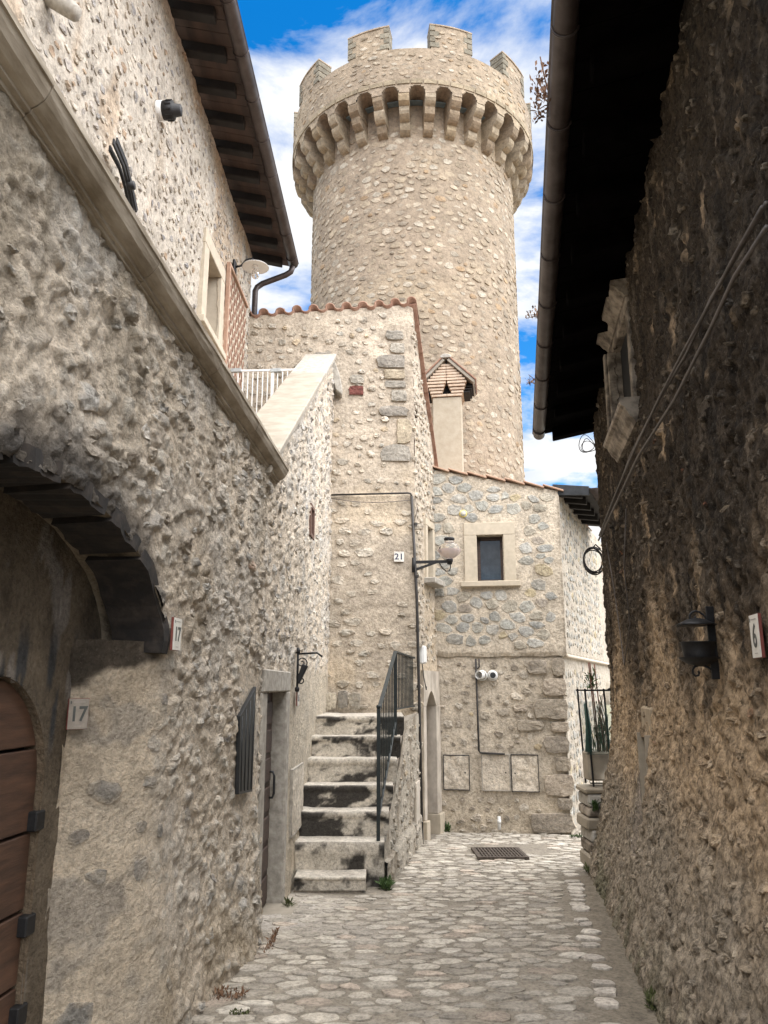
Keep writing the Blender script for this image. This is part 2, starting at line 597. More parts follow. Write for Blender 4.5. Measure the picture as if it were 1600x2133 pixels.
M_DOOR2 = plain('door_dark_wood', (.05, .028, .019), .6, 0, .4, 8, .3, (1, 1, 4))
M_TERRA = plain('terracotta', (.19, .095, .062), .85, 0, .35, 12, .5, c2=(.29, .175, .12))
M_TERRAP = plain('terracotta_pale', (.34, .20, .135), .85, 0, .25, 12, .3, c2=(.42, .29, .21))
M_LIME = plain('cut_limestone', (.45, .39, .30), .8, 0, .10, 10, .25)
M_LIMEP = plain('pale_slab', (.25, .22, .172), .8, 0, .10, 5, .35, (1, 1, 2), c2=(.34, .305, .25))
M_GREYST = plain('grey_stone', (.26, .24, .205), .9, 0, .3, 14, .6, c2=(.43, .40, .35))
M_COPING = plain('coping_stone', (.20, .16, .11), .85, 0, .35, 7, .7, (1, .45, 2), c2=(.42, .365, .29), lo=.34, hi=.66)
M_WHITE = plain('white_enamel', (.78, .78, .76), .35, 0, .04, 10)
M_TILE = plain('ceramic_tile', (.66, .64, .58), .3, 0, .06, 25)
M_TILED = plain('dirty_tile', (.24, .21, .175), .6, 0, .15, 25)
M_TILEEDGE = plain('tile_edge', (.16, .04, .03), .8)
M_BLUE = plain('blue_ink', (.012, .018, .06), .4)
M_GREYINK = plain('grey_ink', (.06, .065, .06), .5)
M_FADEINK = plain('faded_ink', (.33, .30, .27), .5)
M_GLASSDK = plain('dark_pane', (.03, .035, .042), .08, 0, .3, 9, spec=.7)
M_BLACK = plain('dark_void', (.004, .004, .004), .95)
M_RENDER = plain('smooth_render', (.52, .455, .365), .95, 0, .12, 7, .5)
M_PLASTIC = plain('white_plastic', (.68, .68, .66), .45, 0, .04)
M_GREEN = plain('leaf_green', (.045, .085, .02), .7, 0, .4, 30)
M_GREEND = plain('leaf_olive', (.06, .07, .02), .7, 0, .4, 30)
M_DRY = plain('dry_stem', (.14, .075, .04), .8, 0, .4, 30)
M_WIRE = plain('grey_cable', (.10, .085, .075), .6, 0, .3, 12)
M_WIREDK = plain('dark_cable', (.02, .017, .015), .6, 0, .3, 12)
M_ZINC = plain('dark_zinc', (.03, .032, .034), .45, .4, .3, 10)

# ------------------------------------------------------------------ the street
SL = 0.05


def gz(x, y):
    x = np.asarray(x, float); y = np.asarray(y, float)
    return -SL * y + .03 * (fbm(x * .9, y * .9, 3, 3) - .5)


def PG(t, z, h=0.0):
    t, z, h = np.broadcast_arrays(np.asarray(t, float), np.asarray(z, float), np.asarray(h, float))
    return np.stack([t, z, gz(t, z) + h], -1)


L1 = Wall((-1.22, 4.98), (-1.22 + .0872, 4.98 + .9962))          # garden wall with the arched doorway
BEND = L1.P(1.75, 0)[:2]
L1B = Wall(tuple(BEND), (-.86, 12.1))
L2 = Wall((-2.498, 4.0), (-2.29, 12.02))
MF = Wall((-2.35, 12.0), (.5, 12.2))
MS = Wall((.5, 12.2), (.92, 13.45))
CF = Wall((.9, 13.4), (3.0, 13.1))
CS = Wall((3.0, 13.1), (3.0 + .39 * 11, 13.1 + .92 * 11))
RW = Wall((2.777, 9.65), (2.777 - .165 * 9.6, .05))
STR = ((-.05, 8.72), (.5, 12.2))                                  # outer side of the stairs


def r_base(y): return 1.55 + (np.asarray(y) - 5) * .19
def l_base(y): return np.where(np.asarray(y) < 6.72, -1.22 + .0875 * (np.asarray(y) - 4.98), -1.067 + .0385 * (np.asarray(y) - 6.72))
def str_x(y): return STR[0][0] + (np.asarray(y) - STR[0][1]) * (STR[1][0] - STR[0][0]) / (STR[1][1] - STR[0][1])


def on_street(x, y):
    ok = (x > l_base(y)) & np.where(y < 9.7, x < r_base(y), x < 6.5)
    ok &= ~((y > 8.55) & (x < -.12) & (y < 9))
    ok &= ~((y > 8.8) & (x < str_x(y)))
    ok &= ~((y > 12.1) & (x < .5 + (y - 12.2) * .336))
    ok &= ~((x > .8) & (x <= 3.0) & (y > 13.42 - (x - .9) * .143))
    ok &= ~((x > 3.0) & (y > 13.1 + (x - 3.0) * 2.36))
    return ok


G_MORT = np.array([.225, .20, .163])


def ground_col(T, Z, H):
    k = fbm(T * 2.5, Z * 2.5, 31, 4)
    c = mixc(G_MORT * .85, G_MORT * 1.3, k)
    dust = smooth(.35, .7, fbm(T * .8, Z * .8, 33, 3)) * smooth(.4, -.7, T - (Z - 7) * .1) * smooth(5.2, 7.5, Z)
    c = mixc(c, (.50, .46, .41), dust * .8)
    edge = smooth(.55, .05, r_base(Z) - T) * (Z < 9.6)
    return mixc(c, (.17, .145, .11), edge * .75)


ground = mesh_np('ground', np.array([[-150, -150, -SL * -150 - .35], [150, -150, -SL * -150 - .35], [150, 150, -SL * 150 - .35], [-150, 150, -SL * 150 - .35]]),
                 np.array([[0, 1, 2, 3]]), MASG, None, np.tile(G_MORT, (4, 1)))
ground['kind'] = 'structure'
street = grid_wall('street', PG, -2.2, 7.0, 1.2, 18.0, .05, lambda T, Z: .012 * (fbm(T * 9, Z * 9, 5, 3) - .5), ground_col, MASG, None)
street['kind'] = 'structure'
KERB = Wall((2.31, 9.7), (.873, 1.7))


def PK(t, z, h=0.0):
    t, z, h = np.broadcast_arrays(np.asarray(t, float), np.asarray(z, float), np.asarray(h, float))
    p = KERB.p0 + t[..., None] * KERB.d + z[..., None] * KERB.n
    return PG(p[..., 0], p[..., 1], h)


def not_kerb(x, y):
    d = r_base(y) - x
    return on_street(x, y) & ~((y < 9.75) & (d < .30)) & ~((np.abs(x - 1.72) < .5) & (np.abs(y - 11.55) < .42))


COB = [(.43, .395, .335, 4), (.39, .355, .30, 3), (.48, .445, .385, 2), (.35, .32, .275, 1.5), (.43, .365, .30, 1)]


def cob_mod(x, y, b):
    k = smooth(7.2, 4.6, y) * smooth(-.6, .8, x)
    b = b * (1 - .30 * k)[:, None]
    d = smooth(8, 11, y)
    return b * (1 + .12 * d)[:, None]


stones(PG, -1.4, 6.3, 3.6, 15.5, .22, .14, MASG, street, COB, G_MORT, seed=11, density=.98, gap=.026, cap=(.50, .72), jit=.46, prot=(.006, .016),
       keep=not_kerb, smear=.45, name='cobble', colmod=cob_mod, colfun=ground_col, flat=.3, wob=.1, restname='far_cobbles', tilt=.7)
stones(PK, -.2, 8.2, .02, .24, .20, .22, MASG, street, [(.52, .48, .42, 3), (.46, .42, .365, 2)], G_MORT, seed=12, density=.8, gap=.05, cap=(.38, .58), jit=.2,
       prot=(.012, .03), smear=.2, name='kerb_stone', flat=.2, wob=.06, stagger=False, restname='far_kerb_stones', colfun=ground_col)

# ------------------------------------------------------------------ the round tower
TX, TY, TR, RH = .75, 17.95, 2.6, 3.15
Z_CB, Z_SP, Z_AT, Z_PT, Z_MT = 14.0, 14.74, 14.95, 15.93, 16.55
tower = thing('round_tower', 'tall round rubble stone tower with corbelled battlements against the sky', 'tower', (TX, TY, -.9))
T_MORT = np.array([.30, .242, .180])


def PT(t, z, h=0.0):
    t, z, h = np.broadcast_arrays(np.asarray(t, float), np.asarray(z, float), np.asarray(h, float))
    th = t / TR
    return np.stack([TX + (TR + h) * np.sin(th), TY - (TR + h) * np.cos(th), z], -1)


def PH(t, z, h=0.0):
    t, z, h = np.broadcast_arrays(np.asarray(t, float), np.asarray(z, float), np.asarray(h, float))
    th = t / RH
    return np.stack([TX + (RH + h) * np.sin(th), TY - (RH + h) * np.cos(th), z], -1)


def tower_col(T, Z, H):
    k = fbm(T * .9, Z * .9, 41, 4)
    c = mixc(T_MORT * .90, T_MORT * 1.12, k)
    return mixc(c, (.43, .345, .235), smooth(.5, .75, fbm(T * .5, Z * .6 + 4, 44, 3)) * .5)


t_wall = grid_wall('wall', PT, -math.pi * TR, math.pi * TR, -.9, 15.0, .11, lambda T, Z: .035 * (fbm(T * 3, Z * 4, 42, 3) - .5), tower_col, MAST, tower)
TPAL = [(0.378, 0.323, 0.248, 5), (0.336, 0.277, 0.202, 4), (0.420, 0.374, 0.302, 2.5), (0.311, 0.223, 0.139, 1.2), (0.281, 0.239, 0.185, 2.5)]
tvis = lambda px, py: (px > 640) & (px < 1100) & ((py < 625) | ((px > 880) & (py < 985)))
stones(PT, -4.9, 4.9, 4.6, 14.3, .27, .165, MAST, t_wall, TPAL, T_MORT, seed=21, density=.96, gap=.07, cap=(.30, .68), jit=.45, prot=(.006, .018), smear=.55, wob=.2,
       vis=tvis, restname='far_stones', colfun=tower_col)
BAY = R_(11.25)
MER = [R_(15 + 36 * k) for k in range(-5, 5)]
MHW = R_(9.2)


def mer_d(th):
    return np.min(np.abs((th[..., None] - np.array(MER) + math.pi) % (2 * math.pi) - math.pi), -1)


def head_keep(t, z):
    th = t / RH
    x = np.abs((th / BAY + .5) % 1 - .5) * BAY * RH              # distance from the middle of a bay gap
    arch = (x < .195) & (z < Z_SP + np.sqrt(np.maximum(.195 ** 2 - x ** 2, 0)))
    return ~arch & ((z < Z_PT) | (mer_d(th) < MHW))


t_head = grid_wall('parapet', PH, -2.25 * RH, 2.25 * RH, Z_SP, Z_MT, .03, lambda T, Z: .02 * (fbm(T * 4, Z * 4, 45, 3) - .5), tower_col, MAST, tower, keep=head_keep)


def curved_block(name, th0, th1, r0, r1, z0, z1, mat, parent, n=6, col=None, bev=0.0, dz=0.0):
    V = []
    for k in range(n + 1):
        th = th0 + (th1 - th0) * k / n
        for r, z in ((r0, z0), (r1, z0), (r1, z1 - dz), (r0, z1)):
            V.append((TX + r * math.sin(th), TY - r * math.cos(th), z))
    F = []
    for k in range(n):
        a = k * 4
        for i in range(4):
            F.append((a + i, a + (i + 1) % 4, a + 4 + (i + 1) % 4, a + 4 + i))
    F += [(3, 2, 1, 0), (n * 4, n * 4 + 1, n * 4 + 2, n * 4 + 3)]
    if col is None: return mesh_np(name, np.array(V), [np.array(F)], mat, parent)
    return mesh_np(name, np.array(V), [np.array(F)], mat, parent, np.tile(np.asarray(col), (len(V), 1)))


curved_block('wall_core', -2.25, 2.25, RH - .40, RH - .03, Z_AT + .04, Z_PT - .004, MAST, t_head, 60, T_MORT)
curved_block('walkway', -2.25, 2.25, TR - .3, RH - .30, Z_AT + .02, Z_AT + .10, MAST, tower, 60, T_MORT * .8)
QC = np.array([.21, .19, .148])
for m in MER:
    if abs(m) > 2.0: continue
    mo = curved_block('merlon', m - MHW, m + MHW, RH - .36, RH - .025, Z_PT - .002, Z_MT, MAST, tower, 6, T_MORT * 1.05, dz=.0)
    curved_block('coping', m - MHW - .006, m + MHW + .006, RH - .38, RH + .02, Z_MT, Z_MT + .035, MAST, mo, 6, T_MORT * 1.15)
    for s in (-1, 1):
        for k in range(4):
            wd = (.20, .11)[k % 2] / RH
            e = m + s * MHW
            a, b = sorted((e + s * .004, e - s * wd))
            z0 = Z_PT + .02 + k * (Z_MT - Z_PT - .02) / 4
            curved_block('quoin', a, b, RH - .37, RH + .016, z0 + .012, z0 + (Z_MT - Z_PT) / 4 - .018, MAST, mo, 2, QC * (.85 + .4 * random.random()))


def head_stones_keep(t, z):
    th = t / RH
    return ((z < Z_PT - .03) | ((mer_d(th) < MHW - .02) & (z < Z_MT - .04))) & (z > Z_AT + .13)


stones(PH, -2.0 * RH, 2.0 * RH, Z_AT + .12, Z_MT, .25, .125, MAST, t_head, TPAL, T_MORT, seed=22, density=.92, gap=.09, cap=(.26, .58), jit=.42, prot=(.006, .016), smear=.5, wob=.2,
       keep=head_stones_keep, top=260, vis=lambda px, py: (px > 600) & (px < 1115), restname='far_stones', colfun=tower_col)
CPAL = [(0.302, 0.248, 0.176), (0.344, 0.286, 0.210), (0.269, 0.210, 0.147), (0.319, 0.252, 0.168)]


def corbel(th):
    c, s = math.cos(th), math.sin(th)
    er = np.array([s, -c, 0]); et = np.array([c, s, 0])
    o = np.array([TX, TY, 0])
    root = bpy.data.objects.new('corbel', None); COL.objects.link(root)
    base = o + er * TR; base[2] = Z_CB
    root.location = Vector(base); WLOC[root.name] = Vector(base)
    parent_to(root, tower)
    steps = ((Z_CB, Z_CB + .26, .20), (Z_CB + .255, Z_CB + .50, .40), (Z_CB + .495, Z_SP + .012, RH - TR - .012))
    for k, (z0, z1, pj) in enumerate(steps):
        wd = .113 + random.uniform(-.006, .008)
        pj = pj + random.uniform(-.02, .012) * (k < 2)
        n = 5
        prof = [(-.12, z0 + .0), (-.12, z1), (pj, z1)]
        rr = min(.2, z1 - z0 - .03)
        for i in range(n + 1):
            a = i / n * math.pi / 2
            prof.append((pj - rr + rr * math.cos(a) + random.uniform(-.008, .008), z0 + rr - rr * math.sin(a) + random.uniform(-.006, .006)))
        V = []
        for sx in (-1, 1):
            for r, z in prof:
                V.append(o + er * (TR + r) + et * (sx * wd) + np.array([0, 0, z]))
        m = len(prof)
        F4 = [(i, (i + 1) % m, m + (i + 1) % m, m + i) for i in range(m)]
        col = np.array(CPAL[random.randrange(4)]) * random.uniform(.88, 1.12)
        ob = mesh_np('corbel_stone', np.array(V), [np.array(F4), np.array([list(range(m))[::-1], list(range(m, 2 * m))])], MAST, None, np.tile(col, (2 * m, 1)))
        parent_to(ob, root)
    return root


def vault(th):
    V = []; n = 10; w = BAY * RH / 2 + .01
    for r in (TR - .04, RH - .01):
        for i in range(n + 1):
            a = math.pi * i / n
            x = -.195 * math.cos(a) * (r / RH); z = Z_SP + .195 * math.sin(a)
            t2 = th + x / r
            V.append((TX + r * math.sin(t2), TY - r * math.cos(t2), z))
    F = [(i, i + 1, n + 2 + i, n + 1 + i) for i in range(n)]
    return mesh_np('machicolation_vault', np.array(V), [np.array(F)], MAST, tower, np.tile(T_MORT * .9, (len(V), 1)), True)


nb = 11
M_GRATE = plain('blue_grey_panel', (.16, .22, .25), .5, 0, .2, 10)
for k in range(-nb, nb + 1):
    th = (k - .5) * BAY
    corbel(th)
    if k < nb:
        vault(th + BAY / 2)
        g0, g1 = th + BAY * .5 - .19 / TR, th + BAY * .5 + .19 / TR
        if abs(k) < 6:
            curved_block('grate_panel', g0 + .01, g1 - .01, TR + .02, TR + .17, Z_AT - .12, Z_AT - .10, M_GRATE, tower, 2)
    for q, (a, b) in enumerate(((-.27, .24), (.25, .72))):
        c = th + BAY * a + .004; d = th + BAY * b - .004
        curved_block('arch_course_block', c, d, RH - .05, RH + .022, Z_AT + .012, Z_AT + .115 + .012 * q, MAST, t_head, 2, np.array([.29, .24, .168]) * random.uniform(.85, 1.2))

# ------------------------------------------------------------------ left: wall with the arched doorway
M_SOOT = plain('sooty_stone', (.012, .010, .009), .95, 0, .4, 9, .9, c2=(.055, .042, .032), lo=.45, hi=.8)
M_IMPOST = plain('brown_stone', (.018, .014, .011), .95, 0, .3, 14, 1.0, c2=(.13, .10, .075), lo=.42, hi=.6)
lhouse = thing('stone_house', 'rough lime-rendered rubble house wall with sooty arched doorway and moulded coping at left', 'house', tuple(L1.P(0, -.25)))
ATC, ATA, AZS, AZB = -1.9, 1.35, 1.87, .64          # arch: centre, half width, springing, rise


def arch_z(t, grow=0.0):
    u = np.clip((np.asarray(t) - ATC) / (ATA + grow), -1, 1)
    return AZS + (AZB + grow) * np.sqrt(1 - u * u)


def in_arch(t, z, grow=0.0):
    return (np.abs(np.asarray(t) - ATC) < ATA + grow) & (z < arch_z(t, grow))


L_MORT = np.array([.73, .63, .505])


def l1_h(T, Z):
    big = fbm(T * 1.6, Z * 1.6, 51, 3) - .5
    crag = np.abs(fbm(T * 5.5, Z * 6.5, 52, 4) - .5)
    fine = fbm(T * 24, Z * 24, 53, 2) - .5
    patch = smooth(.28, .0, np.abs(T + .28 - (Z - .6) * .1)) * smooth(1.15, .85, Z)
    k = 1 - .85 * patch
    flare = np.where(Z < .9, .10 * ((.9 - Z) / 1.2) ** 1.6, 0) if True else 0
    sa, _, _ = rubble(T, Z, .18, .13, 301, .028, .42)
    sb, _, _ = rubble(T, Z, .085, .065, 311, .014, .45)
    fixt = np.maximum(smooth(.12, .04, np.maximum(np.abs(T - 1.47) - .28, np.abs(Z - 1.25) - .46)), smooth(.08, .03, np.maximum(np.abs(T + .33) - .10, np.abs(Z - 1.96) - .12)))
    k = k * (1 - .9 * fixt)
    return .045 * big + (.03 * (.12 - crag) + .024 * fine + sa + sb) * k + flare


L_STN = np.array([[.60, .57, .51], [.70, .67, .60], [.76, .72, .64], [.54, .475, .395], [.46, .44, .41], [.66, .585, .485]])


def rubble_tint(c, T, Z, w, h, seed, fill, kk=.7):
    _, m, r = rubble(T, Z, w, h, seed, 1.0, fill)
    st = L_STN[(r * 5.99).astype(int) % 6]
    sm = smooth(.35, .62, fbm(T * 13, Z * 13, seed + 20, 3) + .12)
    return mixc(c, st, m * kk * sm)


def l1_col(T, Z, H):
    k = fbm(T * 1.3, Z * 1.3, 54, 4)
    c = mixc(L_MORT * .82, L_MORT * 1.12, k)
    c = rubble_tint(c, T, Z, .18, .13, 301, .42)
    c = rubble_tint(c, T, Z, .085, .065, 311, .45, .5)
    w = smooth(.52, .72, fbm(T * 2.6, Z * 2.2, 55, 4))
    c = mixc(c, (.66, .62, .56), w * .45)
    br = smooth(.58, .75, fbm(T * 1.1 + 7, Z * .8, 56, 4))
    c = mixc(c, (.45, .37, .27), br * .35)
    streak = smooth(.56, .72, fbm(T * 4.5, Z * .55, 57, 4)) * smooth(2.2, 3.6, Z)
    c = mixc(c, (.28, .235, .17), streak * .6)
    da = np.where(np.abs(T - ATC) < ATA + .6, Z - arch_z(T, .0), 9)
    soot = smooth(.36, .05, da + .22 * (fbm(T * 6, Z * 6, 58, 3) - .5)) * (Z > AZS - .25) * smooth(-.25, -.9, T)
    c = mixc(c, (.045, .04, .037), soot * .85)
    ye = smooth(.55, -.1, Z + .5 * (fbm(T * 3, Z * 3, 59, 3) - .5)) * .55
    c = mixc(c, (.42, .33, .21), ye * smooth(.4, .7, fbm(T * 2, Z * 2, 60, 3)))
    return c


DOOR_B = dict(t0=.30, t1=1.28, z0=-.42, z1=1.60)     # on L1B: plank door in a stone frame
l_wall = grid_wall('wall', L1.P, -5.2, 1.77, lambda t: np.full_like(t, -.75), lambda t: 3.72 - .066 * t, .015, l1_h, l1_col, MAS, lhouse, keep=lambda t, z: ~in_arch(t, z) & ~((t < -.22) & (z < 1.88) & (t > -3.2)))
LPAL = [(.50, .475, .43, 4), (.60, .57, .52, 3), (.67, .63, .56, 2), (.44, .38, .31, 2), (.38, .36, .34, 1.2), (.40, .22, .14, .2)]


def l1_keep(t, z):
    patch = (np.abs(t + .28 - (z - .6) * .1) < .22) & (z < 1.05)
    tile = (np.abs(t + .30) < .13) & (np.abs(z - 1.95) < .2)
    pan = (t > 1.15) & (t < 1.76) & (z > .75) & (z < 1.75)
    return ~in_arch(t, z, .10) & ~((t < -.42) & (z < 1.9) & (t > -3.4)) & ~patch & ~tile & ~pan


stones(L1.P, -4.2, 1.75, -.35, 3.60, .34, .23, MAS, l_wall, LPAL, L_MORT, seed=31, density=.22, gap=.10, cap=(.16, .40), jit=.45, prot=(.010, .032), smear=.9,
       keep=l1_keep, hbase=l1_h, colfun=l1_col, vis=lambda px, py: px < 575, flat=1.1, wob=.26, top=140, restname='far_stones')
stones(L1.P, -4.2, 1.75, -.35, 3.60, .145, .10, MAS, l_wall, LPAL, L_MORT, seed=33, density=.20, gap=.10, cap=(.2, .6), jit=.45, prot=(.008, .024), smear=.95,
       keep=l1_keep, hbase=l1_h, colfun=l1_col, vis=lambda px, py: px < 575, flat=1.1, wob=.26, top=160, restname='small_stones')

# arch: soffit, dark voussoirs, splayed jamb, back wall, door
def PS(t, z, h=0.0):
    """t = angle along the arch, z = depth into the wall, h towards the opening"""
    t, z, h = np.broadcast_arrays(np.asarray(t, float), np.asarray(z, float), np.asarray(h, float))
    tt = ATC + (ATA - h) * np.cos(t); zz = AZS + (AZB - h) * np.sin(t)
    return L1.P(tt, zz, -z)


def sof_col(T, Z, H):
    k = fbm(T * 4, Z * 5, 61, 4)
    c = mixc((.30, .245, .175), (.42, .35, .26), k)
    return mixc(c, (.05, .04, .03), smooth(.45, .65, fbm(T * 5, Z * 8, 62, 3)) * .6)


grid_wall('arch_soffit', PS, 0, math.pi, -.01, .40, .025, lambda T, Z: .03 * (fbm(T * 6, Z * 6, 63, 3) - .5) - .012, sof_col, MAS, lhouse)
for a0, a1 in ((-3, 45), (48.5, 65), (68.5, 84), (87.5, 103), (106, 124), (128, 150), (153, 182)):
    V = []; n = 8
    for i in range(n + 1):
        a = R_(a0 + (a1 - a0) * i / n)
        for d, h in ((-.012, -.07), (-.012, .022), (.29, .03), (.29, -.07)):
            jx = .012 * math.sin(i * 7.3 + a0) if i not in (0, n) else 0
            V.append(PS(a, d + jx, h + .004 * math.sin(i * 3.1 + d * 9 + a0)))
    F = []
    for k in range(n):
        for i in range(4):
            F.append((k * 4 + i, k * 4 + (i + 1) % 4, k * 4 + 4 + (i + 1) % 4, k * 4 + 4 + i))
    F += [(3, 2, 1, 0), (n * 4, n * 4 + 1, n * 4 + 2, n * 4 + 3)]
    mesh_np('arch_stone', np.array(V), [np.array(F)], M_SOOT, lhouse)
JB0, JB1 = L1.P(-.86, 0, -.36), L1.P(-.50, 0, .012)
JB = Wall(tuple(JB0[:2]), tuple(JB1[:2]))


def jb_prof(t):
    u = np.clip((np.asarray(t) + .86) / .50, 0, 1)
    return -.36 * (1 - u) ** 1.7


def jb_k(t): return smooth(-.62, -.28, t)


def jb_h(T, Z):
    return jb_prof(T) + l1_h(T, Z) * jb_k(T) + .03 * (fbm(T * 5, Z * 5, 67, 4) - .5) * (1 - jb_k(T))


def jb_col(T, Z, H):
    k = fbm(T * 3, Z * 3, 65, 4)
    c = mixc((.58, .475, .345), (.74, .635, .50), k)
    g = smooth(.57, .66, fbm(T * 5 + 3, Z * 3.4, 66, 4))
    c = mixc(c, (.34, .31, .27), g * .6)
    c = mixc(c, l1_col(T, Z, H), jb_k(T))
    e = Z - 1.70 - .45 * (T + .70) + .16 * (fbm(T * 7, Z * 7, 68, 4) - .5)
    return mixc(c, mixc((.02, .016, .013), (.10, .08, .06), fbm(T * 14, Z * 14, 69, 3)), smooth(.0, .05, e) * smooth(-.44, -.52, T) * .92)


jamb = grid_wall('jamb', L1.P, -.90, -.20, -.75, AZS + .03, .015, jb_h, jb_col, MAS, lhouse)
stones(L1.P, -.80, -.24, -.3, 1.62, .20, .22, MAS, jamb, [(.34, .32, .285, 3), (.42, .39, .345, 2), (.27, .25, .225, 1)], L_MORT, seed=36, density=.5, gap=.14, cap=(.18, .55), jit=.45,
       prot=(.006, .022), smear=.8, wob=.26, hbase=jb_h, colfun=jb_col, restname='small_stones', keep=lambda t, z: ~((t > -.82) & (t < -.60) & (z > 1.3) & (z < 1.7)))
KB = Wall(tuple(L1.P(-4.2, 0, -.36)[:2]), tuple(L1.P(-.80, 0, -.36)[:2]))   # back wall of the recess
DCX, DR, DZS = -1.57 + 4.2, .50, 1.20                                          # door arch in KB coordinates


def in_door(t, z):
    return (np.abs(t - DCX) < DR) & ((z < DZS) | ((t - DCX) ** 2 + (z - DZS) ** 2 < DR ** 2))


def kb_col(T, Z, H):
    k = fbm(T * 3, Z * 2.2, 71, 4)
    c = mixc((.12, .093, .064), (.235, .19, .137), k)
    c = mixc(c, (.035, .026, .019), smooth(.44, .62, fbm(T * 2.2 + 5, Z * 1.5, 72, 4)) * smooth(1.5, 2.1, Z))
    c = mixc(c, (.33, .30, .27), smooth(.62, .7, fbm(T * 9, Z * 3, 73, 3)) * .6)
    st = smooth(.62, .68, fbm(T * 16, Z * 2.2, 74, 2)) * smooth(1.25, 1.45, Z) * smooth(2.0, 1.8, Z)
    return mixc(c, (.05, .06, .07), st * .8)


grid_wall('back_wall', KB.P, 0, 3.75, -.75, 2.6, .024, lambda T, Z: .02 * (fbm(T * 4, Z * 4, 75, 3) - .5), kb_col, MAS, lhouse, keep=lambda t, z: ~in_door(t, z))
# reveal of the inner arch
V = []; F = []; n = 28
path = [(DCX + DR, -.75), (DCX + DR, .3)] + [(DCX + DR * math.cos(math.pi * i / n), DZS + DR * math.sin(math.pi * i / n)) for i in range(n + 1)] + [(DCX - DR, -.75)]
for t, z in path:
    V += [KB.P(t, z, .012), KB.P(t, z, -.16)]
F = [(2 * i, 2 * i + 1, 2 * i + 3, 2 * i + 2) for i in range(len(path) - 1)]
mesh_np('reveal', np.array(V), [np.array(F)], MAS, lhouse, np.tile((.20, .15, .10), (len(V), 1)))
pdoor = bpy.data.objects.new('arched_door', None); COL.objects.link(pdoor)
pdoor.location = Vector(KB.P(DCX, -.3, -.10)); WLOC[pdoor.name] = pdoor.location.copy(); parent_to(pdoor, lhouse)
zz = [-.4, -.02, .30, .62, .97, 1.36, 1.75]
for a, b in zip(zz[:-1], zz[1:]):
    a2, b2 = a + .008, b - .008
    pts = []
    for i in range(13):
        z = a2 + (b2 - a2) * i / 12
        if z < DZS + DR * .995: pts.append((math.sqrt(max(DR ** 2 - max(z - DZS, 0) ** 2, 1e-4)) - .004, z))
    out = [(DCX + x, z) for x, z in pts] + [(DCX - x, z) for x, z in reversed(pts)]
    extrude_poly('plank', [KB.P(t, z, -.085) for t, z in out], KB.n * (.055 + random.uniform(0, .008)), M_DOOR, pdoor, .005)
wbox('back_board', KB, DCX - DR, DCX + DR, -.7, 1.72, -.14, -.09, M_BLACK, pdoor, 0)
for z in (.18, .56, 1.02):
    wbox('hinge', KB, DCX + DR - .05, DCX + DR + .035, z - .045, z + .045, -.03, .02, M_IRON, pdoor, .006)
lathe('knob', [(0, .07), (.03, .06), (.035, .035), (.015, .02), (.014, 0)], KB.P(DCX + .30, .12, -.03), KB.n, (0, 0, 1), M_IRON, pdoor, 12)


def coping_run(parent):
    """moulded coping stones along the top of the wall"""
    prof = [(-.30, 0), (-.30, .17), (.125, .17), (.13, .165), (.13, .135), (.122, .13), (.115, .105), (.10, .075), (.07, .05), (.045, .04), (.045, .022), (.025, .018), (.025, 0)]
    cuts = [-4.6, -3.5, -2.4, -1.25, -.1, .95, 2.10]
    for a, b in zip(cuts[:-1], cuts[1:]):
        V = []; n = 6
        for i in range(n + 1):
            t = a + .004 + (b - a - .008) * i / n
            zb = 3.66 - .066 * t
            for h, z in prof:
                V.append(L1.P(t, zb + z + random.uniform(-.002, .002), h + random.uniform(-.0025, .0025)))
        m = len(prof); F = []
        for k in range(n):
            for i in range(m):
                F.append((k * m + i, k * m + (i + 1) % m, k * m + m + (i + 1) % m, k * m + m + i))
        o = mesh_np('coping_stone', np.array(V), [np.array(F), np.array([list(range(m))[::-1], list(range(n * m, n * m + m))])], M_COPING, parent)


coping_run(lhouse)

# --- continuation towards the stairs
ramp = lambda t: np.where(t < .35, 3.80, 3.80 + (t - .35) * (7.02 - 3.80) / (5.30 - .35))


def l1b_h(T, Z):
    rend = smooth(1.40, 1.55, T) * smooth(1.95, 1.75, Z)
    k = 1 - .75 * rend
    crag = np.abs(fbm(T * 6, Z * 7, 82, 4) - .5)
    return (.04 * (fbm(T * 1.7, Z * 1.7, 81, 3) - .5) + .03 * (.12 - crag) + rubble(T, Z, .15, .11, 321, .026, .55)[0] + rubble(T, Z, .075, .06, 331, .012, .5)[0]) * k + np.where(Z < .2, .05 * (.2 - Z), 0)


def l1b_col(T, Z, H):
    k = fbm(T * 1.5, Z * 1.5, 84, 4)
    c = mixc(L_MORT * .95, L_MORT * 1.18, k)
    c = mixc(c, (.68, .645, .59), smooth(.5, .7, fbm(T * 3, Z * 3, 85, 4)) * .6)
    c = rubble_tint(c, T, Z, .15, .11, 321, .55)
    rend = smooth(1.35, 1.5, T) * smooth(1.95, 1.75, Z)
    c = mixc(c, (.60, .53, .42), rend * .85)
    st = smooth(.3, -.4, Z) * smooth(.4, .65, fbm(T * 4, Z * 3, 87, 3))
    return mixc(c, (.38, .31, .21), st * .7)


